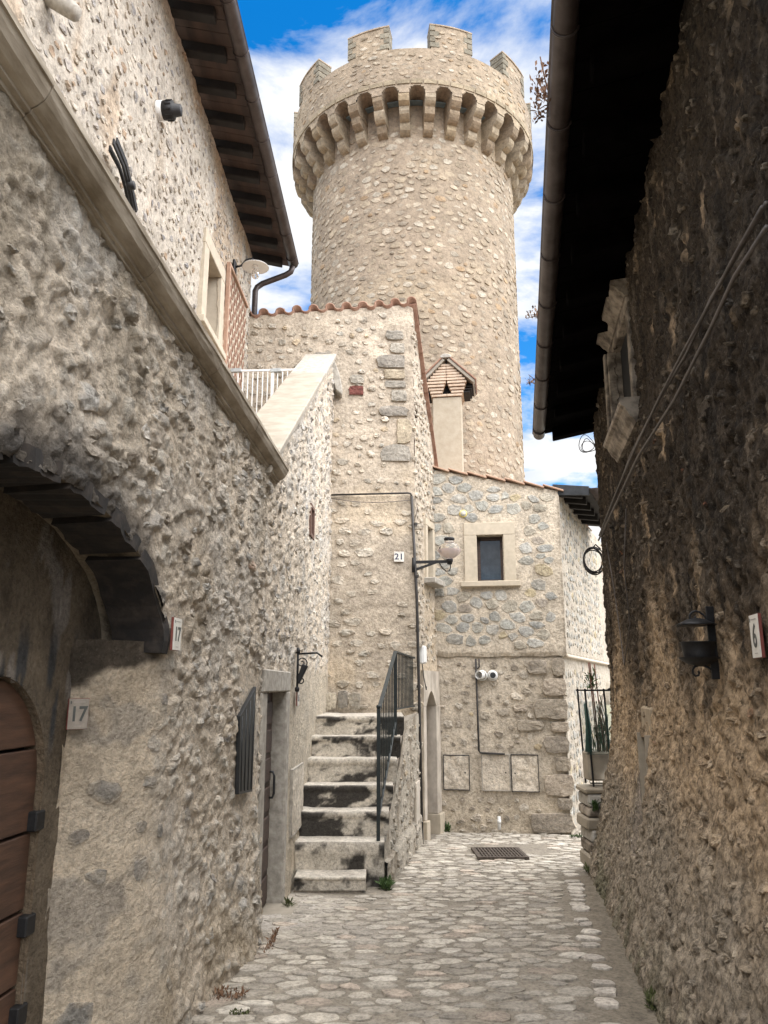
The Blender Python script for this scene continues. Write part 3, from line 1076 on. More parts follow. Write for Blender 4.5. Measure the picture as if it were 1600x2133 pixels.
SLOT = (2.92, 3.22, 3.56, 3.93)
DH = (DOOR_B['t0'], DOOR_B['t1'], -.9, DOOR_B['z1'])
lb_wall = grid_wall('wall', L1B.P, -.01, L1B.L + .02, lambda t: np.full_like(t, -.9), ramp, .022, l1b_h, l1b_col, MAS, lhouse,
                    keep=lambda t, z: ~((t > DH[0]) & (t < DH[1]) & (z < DH[3])) & ~((t > SLOT[0]) & (t < SLOT[1]) & (z > SLOT[2]) & (z < SLOT[3])))
LBPAL = [(.50, .48, .445, 4), (.62, .59, .54, 4), (.68, .64, .58, 2), (.40, .36, .31, 1.5), (.34, .325, .31, 1)]


def l1b_keep(t, z):
    return ~((t > .05) & (t < 1.55) & (z < 1.9)) & ~((t > 1.38) & (z < 1.95)) & (z < ramp(t) - .1) & ~((t > SLOT[0] - .05) & (t < SLOT[1] + .05) & (z > SLOT[2] - .05) & (z < SLOT[3] + .05))


stones(L1B.P, 0, L1B.L, 1.0, 7.0, .17, .11, MAS, lb_wall, LBPAL, L_MORT, seed=32, density=.30, gap=.08, cap=(.22, .58), jit=.45, prot=(.008, .024), smear=.85, keep=l1b_keep,
       hbase=l1b_h, colfun=l1b_col, vis=lambda px, py: (px > 540) & (px < 715), flat=.8, wob=.2, restname='far_stones')
for q4 in ((SLOT[0] - .03, SLOT[0] + .02, SLOT[2] - .03, SLOT[3] + .03), (SLOT[1] - .02, SLOT[1] + .03, SLOT[2] - .03, SLOT[3] + .03), (SLOT[0] + .02, SLOT[1] - .02, SLOT[2] - .03, SLOT[2] + .02), (SLOT[0] + .02, SLOT[1] - .02, SLOT[3] - .02, SLOT[3] + .03)):
    wbox('slot_frame', L1B, *q4, -.22, .025, plain('slot_brown', (.13, .075, .055), .85), lhouse, .004)
wbox('slot_reveal', L1B, SLOT[0] - .02, SLOT[1] + .02, SLOT[2] - .02, SLOT[3] + .02, -.16, -.08, plain('slot_wood', (.10, .05, .035), .8), lhouse, 0)
# stone door frame
FR = bpy.data.objects.new('stone_door_frame', None); COL.objects.link(FR)
FR.location = Vector(L1B.P(.8, -.4)); WLOC[FR.name] = FR.location.copy(); parent_to(FR, lhouse)
wbox('jamb_block', L1B, .09, .30, -.55, 1.598, -.30, .022, M_GREYST, FR, .012)
wbox('jamb_block', L1B, 1.28, 1.46, -.55, 1.598, -.30, .04, M_GREYST, FR, .012)
wbox('lintel', L1B, .085, 1.49, 1.60, 1.80, -.30, .04, M_GREYST, FR, .012)
wbox('threshold', L1B, .30, 1.30, -.62, -.375, -.30, .20, M_LIMEP, FR, .015)
dr = bpy.data.objects.new('door', None); COL.objects.link(dr)
dr.location = Vector(L1B.P(.8, -.37, -.24)); WLOC[dr.name] = dr.location.copy(); parent_to(dr, lhouse)
wbox('leaf', L1B, .31, 1.27, -.375, 1.595, -.15, -.11, M_DOOR2, dr, .004)
for k in range(7):
    for t0, t1 in ((.36, .76), (.82, 1.20)):
        wbox('panel', L1B, t0, t1, -.32 + k * .268, -.10 + k * .268, -.11, -.09, M_DOOR2, dr, .012)
tube('pull_handle', [L1B.P(1.14, z, h) for z, h in ((.60, -.11), (.60, -.06), (.64, -.045), (.80, -.045), (.84, -.06), (.84, -.11))], .012, M_ZINC, dr, 6)
wbox('door_back', L1B, .1, 1.4, -.9, 1.8, -.36, -.30, M_BLACK, dr, 0)
# sloping parapet slabs
edges = [-.10, 1.9, 3.85, 4.55, 5.33]
for i, (a, b) in enumerate(zip(edges[:-1], edges[1:])):
    za, zb_ = float(ramp(np.array(max(a, .35)))), float(ramp(np.array(b)))
    if a < .35: za -= (.35 - a) * (7.02 - 3.80) / (5.30 - .35)
    dz = .085; e = .006
    q = lambda t, z, h: tuple(L1B.P(t, z, h))
    box_pts([q(a + e, za, -.47), q(b - e, zb_, -.47), q(b - e, zb_ + dz, -.47), q(a + e, za + dz, -.47), q(a + e, za, .06), q(b - e, zb_, .06), q(b - e, zb_ + dz, .06), q(a + e, za + dz, .06)],
            M_LIMEP if i < 2 else M_GREYST, 'coping_slab', lhouse, .012)
wbox('parapet_core', L1B, 0, L1B.L, 2.8, 3.85, -.46, -.20, M_RENDER, lhouse, 0)
q = lambda t, z, h: tuple(L1B.P(t, z, h))
box_pts([q(.4, 2.8, -.46), q(5.25, 2.8, -.46), q(5.25, 6.97, -.46), q(.4, 3.80, -.46), q(.4, 2.8, -.10), q(5.25, 2.8, -.10), q(5.25, 6.97, -.10), q(.4, 3.80, -.10)], M_RENDER, 'parapet_core', lhouse, 0)
extrude_poly('moulded_end_stone', [MF.P(t, z, 0) for t, z in ((1.44, 6.98), (1.52, 6.93), (1.60, 6.72), (1.66, 6.40), (1.64, 6.34), (1.54, 6.42), (1.47, 6.66))], MF.n * .22, M_GREYST, lhouse, .015)
# terrace floor behind the coping
mesh_np('terrace_floor', np.array([L1.P(-5, 3.3, -.1), L1.P(2.1, 3.3, -.1), L1B.P(5.3, 5.6, -.3), np.array([-2.4, 12.1, 5.6]), np.array([-2.6, 6, 3.3]), np.array([-2.7, 0, 3.3])]),
        [np.array([[0, 1, 2, 3, 4, 5]])], M_RENDER, lhouse)

# ------------------------------------------------------------------ upper left house
uhouse = thing('stone_house', 'tall pale rubble house with brown timber eaves above the terrace at upper left', 'house', tuple(L2.P(4, 3)))
U_MORT = np.array([.475, .425, .355])


def u_top(t): return 9.14 - .036 * (t - 3.04)


def u_h(T, Z):
    return .06 * (fbm(T * 1.5, Z * 1.5, 91, 3) - .5) + .06 * (.12 - np.abs(fbm(T * 7, Z * 9, 92, 3) - .5))


def u_col(T, Z, H):
    c = mixc(U_MORT * .92, U_MORT * 1.1, fbm(T * 1.2, Z * 1.2, 93, 4))
    oc = smooth(.62, .70, fbm(T * 1.6 + 2, Z * .55, 94, 3))
    return mixc(c, (.42, .30, .19), oc * .55)


UWIN = (5.18, 5.88, 6.25, 7.30)
u_wall = grid_wall('wall', L2.P, -1.0, L2.L, 2.8, u_top, .04, u_h, u_col, MASF, uhouse, keep=lambda t, z: ~((t > UWIN[0]) & (t < UWIN[1]) & (z > UWIN[2]) & (z < UWIN[3])))
UPAL = [(0.460, 0.405, 0.331, 3), (0.515, 0.460, 0.386, 3), (0.405, 0.368, 0.331, 2), (0.331, 0.313, 0.294, 1.2), (0.414, 0.304, 0.212, 1), (0.276, 0.267, 0.267, 0.7)]
PANEL = (6.35, 7.62, 4.9, 7.75)
u_keep = lambda t, z: (z < u_top(t) - .05) & ~((t > UWIN[0] - .25) & (t < UWIN[1] + .25) & (z > UWIN[2] - .2) & (z < UWIN[3] + .25)) & ~((t > PANEL[0] - .05) & (t < PANEL[1] + .05) & (z < PANEL[3] + .05))
stones(L2.P, .3, L2.L, 4.6, 9.1, .15, .115, MASF, u_wall, UPAL, U_MORT, seed=41, density=.85, gap=.10, cap=(.22, .58), jit=.45, prot=(.006, .02), smear=.6, keep=u_keep, hbase=u_h,
       colfun=u_col, vis=lambda px, py: (px < 530) & (py < px * 1.62), flat=.8, wob=.2, restname='far_stones')
# window with pale cut-stone surround
uw = bpy.data.objects.new('window', None); COL.objects.link(uw)
uw.location = Vector(L2.P(UWIN[0], UWIN[2])); WLOC[uw.name] = uw.location.copy(); parent_to(uw, uhouse)
for nm, a in (('jamb_block', (UWIN[0] - .2, UWIN[0], UWIN[2], UWIN[3])), ('jamb_block', (UWIN[1], UWIN[1] + .2, UWIN[2], UWIN[3])), ('lintel', (UWIN[0] - .2, UWIN[1] + .2, UWIN[3] + .002, UWIN[3] + .22)),
              ('sill', (UWIN[0] - .26, UWIN[1] + .26, UWIN[2] - .10, UWIN[2] - .002))):
    wbox(nm, L2, *a, -.26, .05 if nm != 'sill' else .10, M_LIME, uw, .008)
wbox('shutter', L2, UWIN[0], UWIN[1], UWIN[2], UWIN[3], -.32, -.265, M_DOOR, uw, .004)
# herringbone brick panel
pn = bpy.data.objects.new('herringbone_panel', None); COL.objects.link(pn)
pn.location = Vector(L2.P(PANEL[0], PANEL[2])); WLOC[pn.name] = pn.location.copy(); parent_to(pn, uhouse)
wbox('panel_bed', L2, PANEL[0], PANEL[1], PANEL[2], PANEL[3] - .0, .0, .022, M_LIME, pn, .004)
wbox('edge_strip', L2, PANEL[0] - .05, PANEL[0], PANEL[2], PANEL[3] + .05, .0, .06, M_TERRAP, pn, .004)
wbox('edge_strip', L2, PANEL[0], PANEL[1] + .03, PANEL[3], PANEL[3] + .05, .0, .06, M_TERRAP, pn, .004)
for i in range(14):
    for j in range(15):
        t = PANEL[0] + .05 + i * .09; z = PANEL[2] + .08 + j * .19
        if t > PANEL[1] - .03 or z > PANEL[3] - .1: continue
        s = 1 if i % 2 else -1
        d = np.array([.038, .085 * s]); w_ = np.array([-.085 * s, .038]) / .093 * .016
        pts = [np.array([t, z]) + d * a + w_ * b for a, b in ((-1, -1), (1, -1), (1, 1), (-1, 1))]
        extrude_poly('brick', [L2.P(p[0], p[1], .018) for p in pts], L2.n * .014, M_TERRA, pn)
# eaves
UG = .66
eave = bpy.data.objects.new('eaves', None); COL.objects.link(eave)
eave.location = Vector(L2.P(4, 9.0)); WLOC[eave.name] = eave.location.copy(); parent_to(eave, uhouse)
ez = lambda t: float(u_top(np.array(t)))
tt = np.arange(.6, 8.3, .185)
for a in tt:
    b = a + .18
    q = lambda t, z, h: tuple(L2.P(t, z + ez(t), h))
    box_pts([q(a, .17, -.25), q(b, .17, -.25), q(b, .20, -.25), q(a, .20, -.25), q(a, -.02, UG - .05), q(b, -.02, UG - .05), q(b, .01, UG - .05), q(a, .01, UG - .05)], M_PLANK, 'eave_board', eave, .003)
for k in range(14):
    a = 1.02 + k * .545; b = a + .13
    q = lambda t, z, h: tuple(L2.P(t, z + ez(t), h))
    box_pts([q(a, .03, -.2), q(b, .03, -.2), q(b, .17, -.2), q(a, .17, -.2), q(a, -.13, UG - .16), q(b, -.13, UG - .16), q(b, .015, UG - .16), q(a, .015, UG - .16)], M_WOODDK, 'rafter', eave, .01)
GP = []
for i in range(12):
    t = .3 + (8.30 - .3) * i / 11
    GP.append(L2.P(t, ez(t) - .02, UG + .02))


def gutter(pts, r, parent, brackets, up=(0, 0, 1), n=(1, 0, 0)):
    """half-round gutter with end cap"""
    up = np.array(up, float); n = np.array(n, float); V = []; seg = 12
    for p in pts:
        for k in range(seg + 1):
            a = math.pi + math.pi * k / seg
            V.append(np.array(p) + n * math.cos(a) * r + up * math.sin(a) * r)
        V.append(np.array(p) + n * (r + .012) + up * .012)
        V.append(np.array(p) - n * (r - .006) + up * .004)
    m = seg + 3; F = []
    for i in range(len(pts) - 1):
        for k in range(m - 2): F.append((i * m + k, i * m + k + 1, i * m + m + k + 1, i * m + m + k))
    F = [np.array(F), np.array([list(range(seg + 1))[::-1]]), np.array([[(len(pts) - 1) * m + k for k in range(seg + 1)]])]
    g = mesh_np('gutter', np.array(V), F, M_COPPER, parent, None, True)
    P0, P1 = np.array(pts[0]), np.array(pts[-1])
    for f in brackets:
        c = P0 + (P1 - P0) * f
        pp = [c + n * math.cos(a) * (r + .004) + up * math.sin(a) * (r + .004) for a in np.linspace(math.pi * .95, 2.08 * math.pi, 12)]
        tube('gutter_bracket', pp, .009, M_COPPER, g, 5)
    return g


gutter(GP, .085, uhouse, np.linspace(.08, .97, 11), n=L2.n)
tube('roof_edge', [L2.P(t, ez(t) + .06, UG + .06) for t in (.3, 8.32)], .03, M_WOODDK, uhouse, 6)
mesh_np('roof', np.array([L2.P(0, 9.35, UG), L2.P(8.32, 9.05, UG), L2.P(8.32, 10.6, -4), L2.P(0, 10.9, -4)]), [np.array([[0, 1, 2, 3]])], M_TERRA, uhouse)
mesh_np('end_wall', np.array([L2.P(L2.L, 2.8, 0), L2.P(L2.L, 8.9, 0), L2.P(L2.L, 10.4, -4), L2.P(L2.L, 2.8, -4)]), [np.array([[0, 1, 2, 3]])], M_RENDER, uhouse)
te = 8.22
pp = [L2.P(te, 8.84, UG + .02), L2.P(te, 8.74, UG - .01), L2.P(te, 8.68, UG - .10), L2.P(te - .0, 8.52, .16), L2.P(te - .02, 8.44, .07), L2.P(te - .04, 8.36, .045), L2.P(te - .04, 7.0, .045)]
tube('downpipe', pp, .05, M_COPPER, uhouse, 10)


def px_stone(W, x0, y0, x1, y1, h0, prot, col, mat, parent, name='quoin', seed=0, sq=3.5, mort=(.5, .45, .38), P=None, dt=0):
    """one larger stone whose bed on the wall is given by two picture corners"""
    ta, za = W.tz(x0, y1); tb, zb = W.tz(x1, y0)
    ct, cz, rt, rz = (ta + tb) / 2 + dt, (za + zb) / 2, abs(tb - ta) / 2, abs(zb - za) / 2
    return tz_stone(W, ct, cz, rt, rz, h0, prot, col, mat, parent, name, seed, sq, mort)


def tz_stone(W, ct, cz, rt, rz, h0, prot, col, mat, parent, name='quoin', seed=0, sq=3.5, mort=(.5, .45, .38)):
    sq = sq + 2.5
    g = np.random.default_rng(seed + 900)
    K = 12; th = np.arange(K) / K * 2 * math.pi + .26
    c, s = np.cos(th), np.sin(th)
    rr = (np.abs(c) ** sq + np.abs(s) ** sq) ** (-1 / sq) * (.88 + .20 * g.random(K))
    T, Z, H, C3 = [], [], [], []
    for sc, hh in ((1, -.02), (.95, .85), (.6, 1.0)):
        j = 1 + .06 * (g.random(K) - .5)
        T.append(ct + rt * rr * sc * c * j); Z.append(cz + rz * rr * sc * s * j)
        H.append(h0 + (prot * hh * (.8 + .4 * g.random(K)) if hh > 0 else np.full(K, -.015)))
        C3.append(np.tile(np.asarray(mort) if hh < 0 else np.asarray(col), (K, 1)) * (.9 + .2 * g.random((K, 1))))
    T.append([ct]); Z.append([cz]); H.append([h0 + prot]); C3.append([col])
    V = W.P(np.concatenate(T), np.concatenate(Z), np.concatenate(H))
    Q = [(r * K + k, r * K + (k + 1) % K, r * K + K + (k + 1) % K, r * K + K + k) for r in range(2) for k in range(K)]
    TT = [(2 * K + k, 2 * K + (k + 1) % K, 3 * K) for k in range(K)]
    cc = V.mean(0)
    o = mesh_np(name, V - cc, [np.array(Q), np.array(TT)], mat, None, np.concatenate(C3))
    o.location = cc
    return parent_to(o, parent)


# ------------------------------------------------------------------ house at the head of the stairs
mhouse = thing('stone_house', 'narrow tall rubble house with wavy tiled roof edge at the head of the stairs', 'house', tuple(MF.P(2, 1)))
M_MORT = np.array([.45, .385, .305])


def m_h(T, Z):
    return .04 * (fbm(T * 1.3, Z * 1.3, 101, 3) - .5) + .045 * (.12 - np.abs(fbm(T * 4, Z * 7, 102, 4) - .5)) + .012 * (fbm(T * 14, Z * 16, 103, 2) - .5) + np.where(Z < 4.7, .03, 0)


def m_col(T, Z, H):
    c = mixc(M_MORT * .92, M_MORT * 1.1, fbm(T * 1.4, Z * 1.6, 104, 4))
    y = smooth(.5, .7, fbm(T * 1.2, Z * 1.1 + 3, 105, 3)) * smooth(6, 4.5, Z)
    c = mixc(c, (.60, .49, .35), y * .45)
    low = smooth(2.4, 1.2, Z) * smooth(.35, .6, fbm(T * 3, Z * 3, 106, 3))
    return mixc(c, (.56, .45, .31), low * .5)


m_top = lambda t: 7.78 + (8.12 - 7.78) * t / MF.L
m_wall = grid_wall('wall', MF.P, 0, MF.L, lambda t: np.full_like(t, .6), m_top, .035, m_h, m_col, MASF, mhouse)
MPAL = [(0.482, 0.430, 0.353, 4), (0.533, 0.482, 0.404, 3), (0.430, 0.396, 0.335, 2), (0.344, 0.327, 0.284, 1.2), (0.464, 0.378, 0.267, 1)]
mk1 = lambda t, z: (z > 4.75) & (z < m_top(t) - .06) & ~((t > 2.45) & (z > 5.1)) & ~((t > 1.4) & (t < 1.75) & (z > 6.2) & (z < 7.05))
stones(MF.P, 0, MF.L, 4.7, 8.1, .21, .15, MASF, m_wall, MPAL, M_MORT, seed=51, density=.72, gap=.11, cap=(.3, .55), jit=.38, prot=(.014, .04), smear=.7, keep=mk1, hbase=m_h, colfun=m_col,
       top=180, vis=lambda px, py: (px > 510) & (px < 845) & (py < 1030), flat=.7, wob=.18, restname='far_stones')
stones(MF.P, 1.35, MF.L, 1.1, 4.66, .30, .16, MASF, m_wall, MPAL[:3], M_MORT, seed=52, density=.66, gap=.09, cap=(.34, .62), jit=.36, prot=(.012, .035), smear=.95,
       keep=lambda t, z: ~((t > 2.35) & (t < 2.8) & (z > 3.45) & (z < 4.0)), hbase=m_h, colfun=m_col, top=110, flat=.9, wob=.2, restname='other_stones')
GQ = [(.30, .275, .235), (.35, .32, .27), (.27, .245, .21), (.40, .34, .25)]
for i, rct in enumerate(((803, 690, 843, 709), (812, 716, 843, 737), (782, 741, 846, 767), (798, 772, 846, 790), (798, 795, 846, 809), (813, 813, 847, 837), (786, 847, 850, 867), (826, 872, 858, 927), (792, 928, 856, 962),
                         (728, 782, 758, 800), (655, 735, 690, 750))):
    px_stone(MF, *rct, .01, .035, GQ[i % 4], MASF, m_wall, 'quoin' if i < 9 else 'stone', i, 3.2, M_MORT)
px_stone(MF, 726, 805, 758, 824, .01, .03, (.16, .06, .05), MASF, m_wall, 'brick', 40, 5, M_MORT)
# side wall
ms_top = lambda t: 8.0 + t * (5.55 - 8.0) / MS.L
ms_h = lambda T, Z: .04 * (fbm(T * 1.6, Z * 1.6, 111, 3) - .5) + .06 * (.12 - np.abs(fbm(T * 7, Z * 7, 112, 3) - .5))
SD = (.40, 1.0, -.8, 1.62)                       # arched door in the side
SWIN = (.66, 1.0, 3.42, 4.32)
SSL = (.10, .24, 6.05, 6.42)
ms_wall = grid_wall('side_wall', MS.P, 0, MS.L + .08, lambda t: np.full_like(t, -.9), ms_top, .03, ms_h, m_col, MASF, mhouse,
                    keep=lambda t, z: ~((t > SD[0]) & (t < SD[1]) & (z < SD[3])) & ~((t > SWIN[0]) & (t < SWIN[1]) & (z > SWIN[2]) & (z < SWIN[3])) & ~((t > SSL[0]) & (t < SSL[1]) & (z > SSL[2]) & (z < SSL[3])))
stones(MS.P, 0, MS.L, -.6, 7.9, .15, .12, MASF, ms_wall, MPAL, M_MORT, seed=53, density=.8, gap=.10, cap=(.34, .6), prot=(.012, .035), smear=.7, hbase=ms_h, colfun=m_col, flat=.8, wob=.2,
       keep=lambda t, z: (z < ms_top(t) - .06) & ~((t > SD[0] - .2) & (z < SD[3] + .35)) & ~((t > SWIN[0] - .15) & (t < SWIN[1] + .1) & (z > SWIN[2] - .2) & (z < SWIN[3] + .1)), top=150, restname='other_stones')
wbox('slit', MS, SSL[0], SSL[1], SSL[2], SSL[3], -.25, -.18, M_BLACK, mhouse, 0)
sw = bpy.data.objects.new('side_window', None); COL.objects.link(sw)
sw.location = Vector(MS.P(.8, 3.4)); WLOC[sw.name] = sw.location.copy(); parent_to(sw, mhouse)
wbox('jamb_block', MS, SWIN[0] - .10, SWIN[0], SWIN[2], SWIN[3], -.25, .04, M_LIME, sw)
wbox('jamb_block', MS, SWIN[1], SWIN[1] + .12, SWIN[2], SWIN[3], -.25, .04, M_LIME, sw)
wbox('lintel', MS, SWIN[0] - .10, SWIN[1] + .12, SWIN[3] + .002, SWIN[3] + .12, -.25, .04, M_LIME, sw)
wbox('sill', MS, SWIN[0] - .16, SWIN[1] + .16, SWIN[2] - .10, SWIN[2] - .002, -.1, .20, M_GREYST, sw, .012)
wbox('pane', MS, SWIN[0], SWIN[1], SWIN[2], SWIN[3], -.3, -.25, M_GREYST, sw)
# side door: stone jambs, pointed head, plinth blocks
sdr = bpy.data.objects.new('side_door', None); COL.objects.link(sdr)
sdr.location = Vector(MS.P(.7, -.6)); WLOC[sdr.name] = sdr.location.copy(); parent_to(sdr, mhouse)
M_JAMB = plain('worn_jamb', (.33, .29, .24), .9, 0, .3, 5, .4, (1, 1, .6), c2=(.55, .49, .41))
wbox('jamb_block', MS, SD[0] - .14, SD[0], -.35, SD[3] - .28, -.25, .05, M_JAMB, sdr, .01)
wbox('jamb_block', MS, SD[1], SD[1] + .24, -.35, SD[3] - .28, -.25, .06, M_JAMB, sdr, .01)
wbox('plinth_block', MS, SD[0] - .17, SD[0] + .005, -.9, -.352, -.25, .09, M_LIME, sdr, .01)
wbox('plinth_block', MS, SD[1] - .005, SD[1] + .28, -.9, -.352, -.25, .10, M_LIME, sdr, .01)
pts = [(SD[0] - .14, 1.342)] + [(SD[0] + (SD[1] - SD[0]) * u, 1.342 + .24 * (1 - abs(2 * u - 1) ** 1.6)) for u in np.linspace(0, 1, 9)] + [(SD[1] + .24, 1.342), (SD[1] + .24, 1.9), (SD[0] - .14, 1.9)]
extrude_poly('head_stone', [MS.P(t, z, -.25) for t, z in pts], MS.n * .30, M_JAMB, sdr)
wbox('leaf', MS, SD[0], SD[1], -.7, 1.7, -.30, -.24, M_DOOR2, sdr, .004)
# roof: curved tiles showing their ends above the front, flat tiles along the verge
def half_tile(P0, ax, side, upv, r, L, th, convex, mat, parent, name='roof_tile', r2=None):
    V = []; n = 8; P0 = np.array(P0); ax = np.array(ax); side = np.array(side); upv = np.array(upv); r2 = r2 or r * .85
    for l, R0 in ((0, r), (L, r2)):
        for rr in (R0, R0 - th):
            for k in range(n + 1):
                a = math.pi * k / n
                V.append(P0 + ax * l + side * math.cos(a) * rr + upv * math.sin(a) * rr * (1 if convex else -1))
    m = n + 1; F = []
    for k in range(n):
        F += [(k, k + 1, 2 * m + k + 1, 2 * m + k), (m + k + 1, m + k, 3 * m + k, 3 * m + k + 1), (k + 1, k, m + k, m + k + 1), (2 * m + k, 2 * m + k + 1, 3 * m + k + 1, 3 * m + k)]
    F += [(0, 2 * m, 3 * m, m), (n, m + n, 3 * m + n, 2 * m + n)]
    return mesh_np(name, np.array(V), [np.array(F)], mat, parent, None, True)


mroof = bpy.data.objects.new('roof', None); COL.objects.link(mroof)
mroof.location = Vector(MF.P(1.4, 8.0)); WLOC[mroof.name] = mroof.location.copy(); parent_to(mroof, mhouse)
down = np.array([.2, .95, -.55]); down /= np.linalg.norm(down)
nt_ = 11
for k in range(nt_):
    t = .02 + k * (MF.L - .05) / (nt_ - 1)
    z = float(m_top(np.array(t)))
    half_tile(MF.P(t, z + .03 + random.uniform(-.012, .012), .06 + random.uniform(-.02, .02)), down, MF.d, (0, 0, 1), .085, .5, .016, True, M_TERRA, mroof)
    if k < nt_ - 1:
        half_tile(MF.P(t + .5 * (MF.L - .05) / (nt_ - 1), z + .085, .045), down, MF.d, (0, 0, 1), .085, .5, .016, False, M_TERRA, mroof)
for k in range(8):
    a = k * MS.L / 8 - .03; b = a + MS.L / 8 + .05
    q = lambda t, z, h: tuple(MS.P(t, z + float(ms_top(np.array(t))), h))
    box_pts([q(a, .03, -.3), q(b, .0, -.3), q(b, .03, -.3), q(a, .06, -.3), q(a, .03, .07), q(b, .0, .07), q(b, .03, .07), q(a, .06, .07)], M_TERRA, 'verge_tile', mroof, .004)
mesh_np('roof_bed', np.array([MF.P(0, 7.75, -.01), MF.P(MF.L, 8.08, -.01), MS.P(MS.L, 5.5, -.02), np.array([-2.4, 13.8, 5.2])]), [np.array([[0, 1, 2, 3]])], M_TERRA, mroof)

# ------------------------------------------------------------------ the stairs
stairs = thing('stone_stairs', 'worn stone stairs with blackened risers climbing to the house door', 'stairs', (-.5, 8.8, -.44))


def step_col(T, Z):
    n = fbm(T * 4.5, Z * 6, 121, 4)
    return mixc((.58, .53, .45), (.06, .055, .048), smooth(.44, .54, n))


def step_block(name, x0, x1, y0, y1, z0, z1, parent, seed, riser=True):
    """solid step with worn, slightly uneven edges; black lichen on the riser"""
    nx, nz, ny = 60, 18, 8
    X, Z = np.meshgrid(np.linspace(0, 1, nx), np.linspace(0, 1, nz))
    V = []; C3 = []
    def wob(x, z, s): return .016 * (fbm(x * 5 + seed * 3, z * 5, s + seed, 3) - .5)
    xs = lambda u, y: x0 + (float(x1(y)) - x0) * u if callable(x1) else x0 + (x1 - x0) * u
    # riser
    ZZ = z0 + (z1 - z0) * Z; XX = xs(X, y0)
    nose = .02 * smooth(.72, .8, Z)
    YY = y0 + .02 - nose + wob(XX, ZZ, 7) * 1.6 + .012 * smooth(.93, 1, Z) ** 2
    ZZ2 = ZZ + wob(XX, ZZ * 0, 9) * Z
    A = np.stack([XX, YY, ZZ2], -1)
    wx_ = .5 * (fbm(XX * 3 + seed * 5.3, ZZ * 4, 127, 4) - .5); wz_ = .5 * (fbm(XX * 3 + 7, ZZ * 4 + seed, 128, 4) - .5)
    sn = fbm(XX * 2.6 + seed * 7.7 + wx_ * 2, ZZ * 4.2 + wz_ * 2 + seed * 3.1, 121 + seed, 5, .6)
    CA = mixc((.55, .50, .42), (.055, .05, .044), smooth(.55, .45, sn)) if riser else np.tile((.5, .45, .38), (nz, nx, 1))
    CA = mixc(CA, (.52, .48, .42), smooth(.93, 1.0, Z) * .8)
    # tread
    U, W_ = np.meshgrid(np.linspace(0, 1, nx), np.linspace(0, 1, ny))
    YT = y0 + .012 + wob(xs(U, y0), z1 * np.ones_like(U), 7) * 1.6 * (1 - W_) + (y1 - y0) * W_
    XT = xs(U, y0); ZT = z1 + wob(XT, np.zeros_like(XT), 9) - .012 * np.sin(U * math.pi) * (1 - W_ * .5) + .006 * (fbm(XT * 8, YT * 8, seed, 2) - .5)
    B = np.stack([XT, YT, ZT], -1)
    CB = mixc((.60, .56, .49), (.44, .40, .34), fbm(XT * 5, YT * 5, 125, 3))
    # right flank
    U2, Z2 = np.meshgrid(np.linspace(0, 1, ny), np.linspace(0, 1, nz))
    xr = np.array([[float(xs(1.0, y0))]]) + 0 * U2
    if callable(x1): xr = np.asarray(x1(y0 + (y1 - y0) * U2), float)
    D = np.stack([xr + wob(U2 * .3, Z2 * .3, 13), y0 + .012 + (y1 - y0) * U2, z0 + (z1 - z0) * Z2], -1)
    CD = mixc((.52, .46, .38), (.36, .31, .25), fbm(U2 * 2 + seed, Z2 * 2, 126, 3))
    allV = []; F = []; off = 0; allC = []
    for G, Cc in ((A, CA), (B, CB), (D, CD)):
        r, c = G.shape[:2]
        ix = np.arange(r * c).reshape(r, c) + off
        F.append(np.stack([ix[:-1, :-1], ix[:-1, 1:], ix[1:, 1:], ix[1:, :-1]], -1).reshape(-1, 4))
        allV.append(G.reshape(-1, 3)); allC.append(Cc.reshape(-1, 3)); off += r * c
    return mesh_np(name, np.concatenate(allV), [np.concatenate(F)], MASG, parent, np.concatenate(allC), True)


YS = [8.93, 9.27, 9.60, 9.93, 10.26, 10.60]
ZS = [.0, .265, .51, .78, 1.03, 1.265]
XO = [-.885, -.93, -.925, -.915, -.92, -.92]
lx = lambda y: float(l_base(np.array(y))) - .03
for k, (y, z) in enumerate(zip(YS, ZS)):
    y1 = YS[k + 1] + .04 if k < 5 else 12.2
    step_block('step', lx(y), (lambda yy: str_x(yy) + .02), y, y1, (-.62 if k == 0 else ZS[k - 1] - .03), z, stairs, k + 1)
# loose first slab
step_block('bottom_slab', -.93, -.19, 8.60, 8.99, -.41, -.275, stairs, 9)
for i, (x0, x1_) in enumerate(((-.95, -.55), (-.60, -.22))):
    tz_stone(Wall((-2, 8.66), (2, 8.66)), (x0 + x1_) / 2 + 2, -.45, .2, .06, 0, .03, (.22, .19, .15), MASG, stairs, 'packing_stone', 60 + i, 3)
# rubble flank
SF = Wall((STR[0][0] + .03, STR[0][1] + .20), (STR[1][0] + .03, STR[1][1]))


def sf_top(t):
    y = SF.p0[1] + t * SF.d[1]
    return np.interp(y, [8.9, 9.3, 9.6, 9.95, 10.3, 10.7, 12.3], [-.05, .16, .42, .68, .95, 1.2, 1.26])


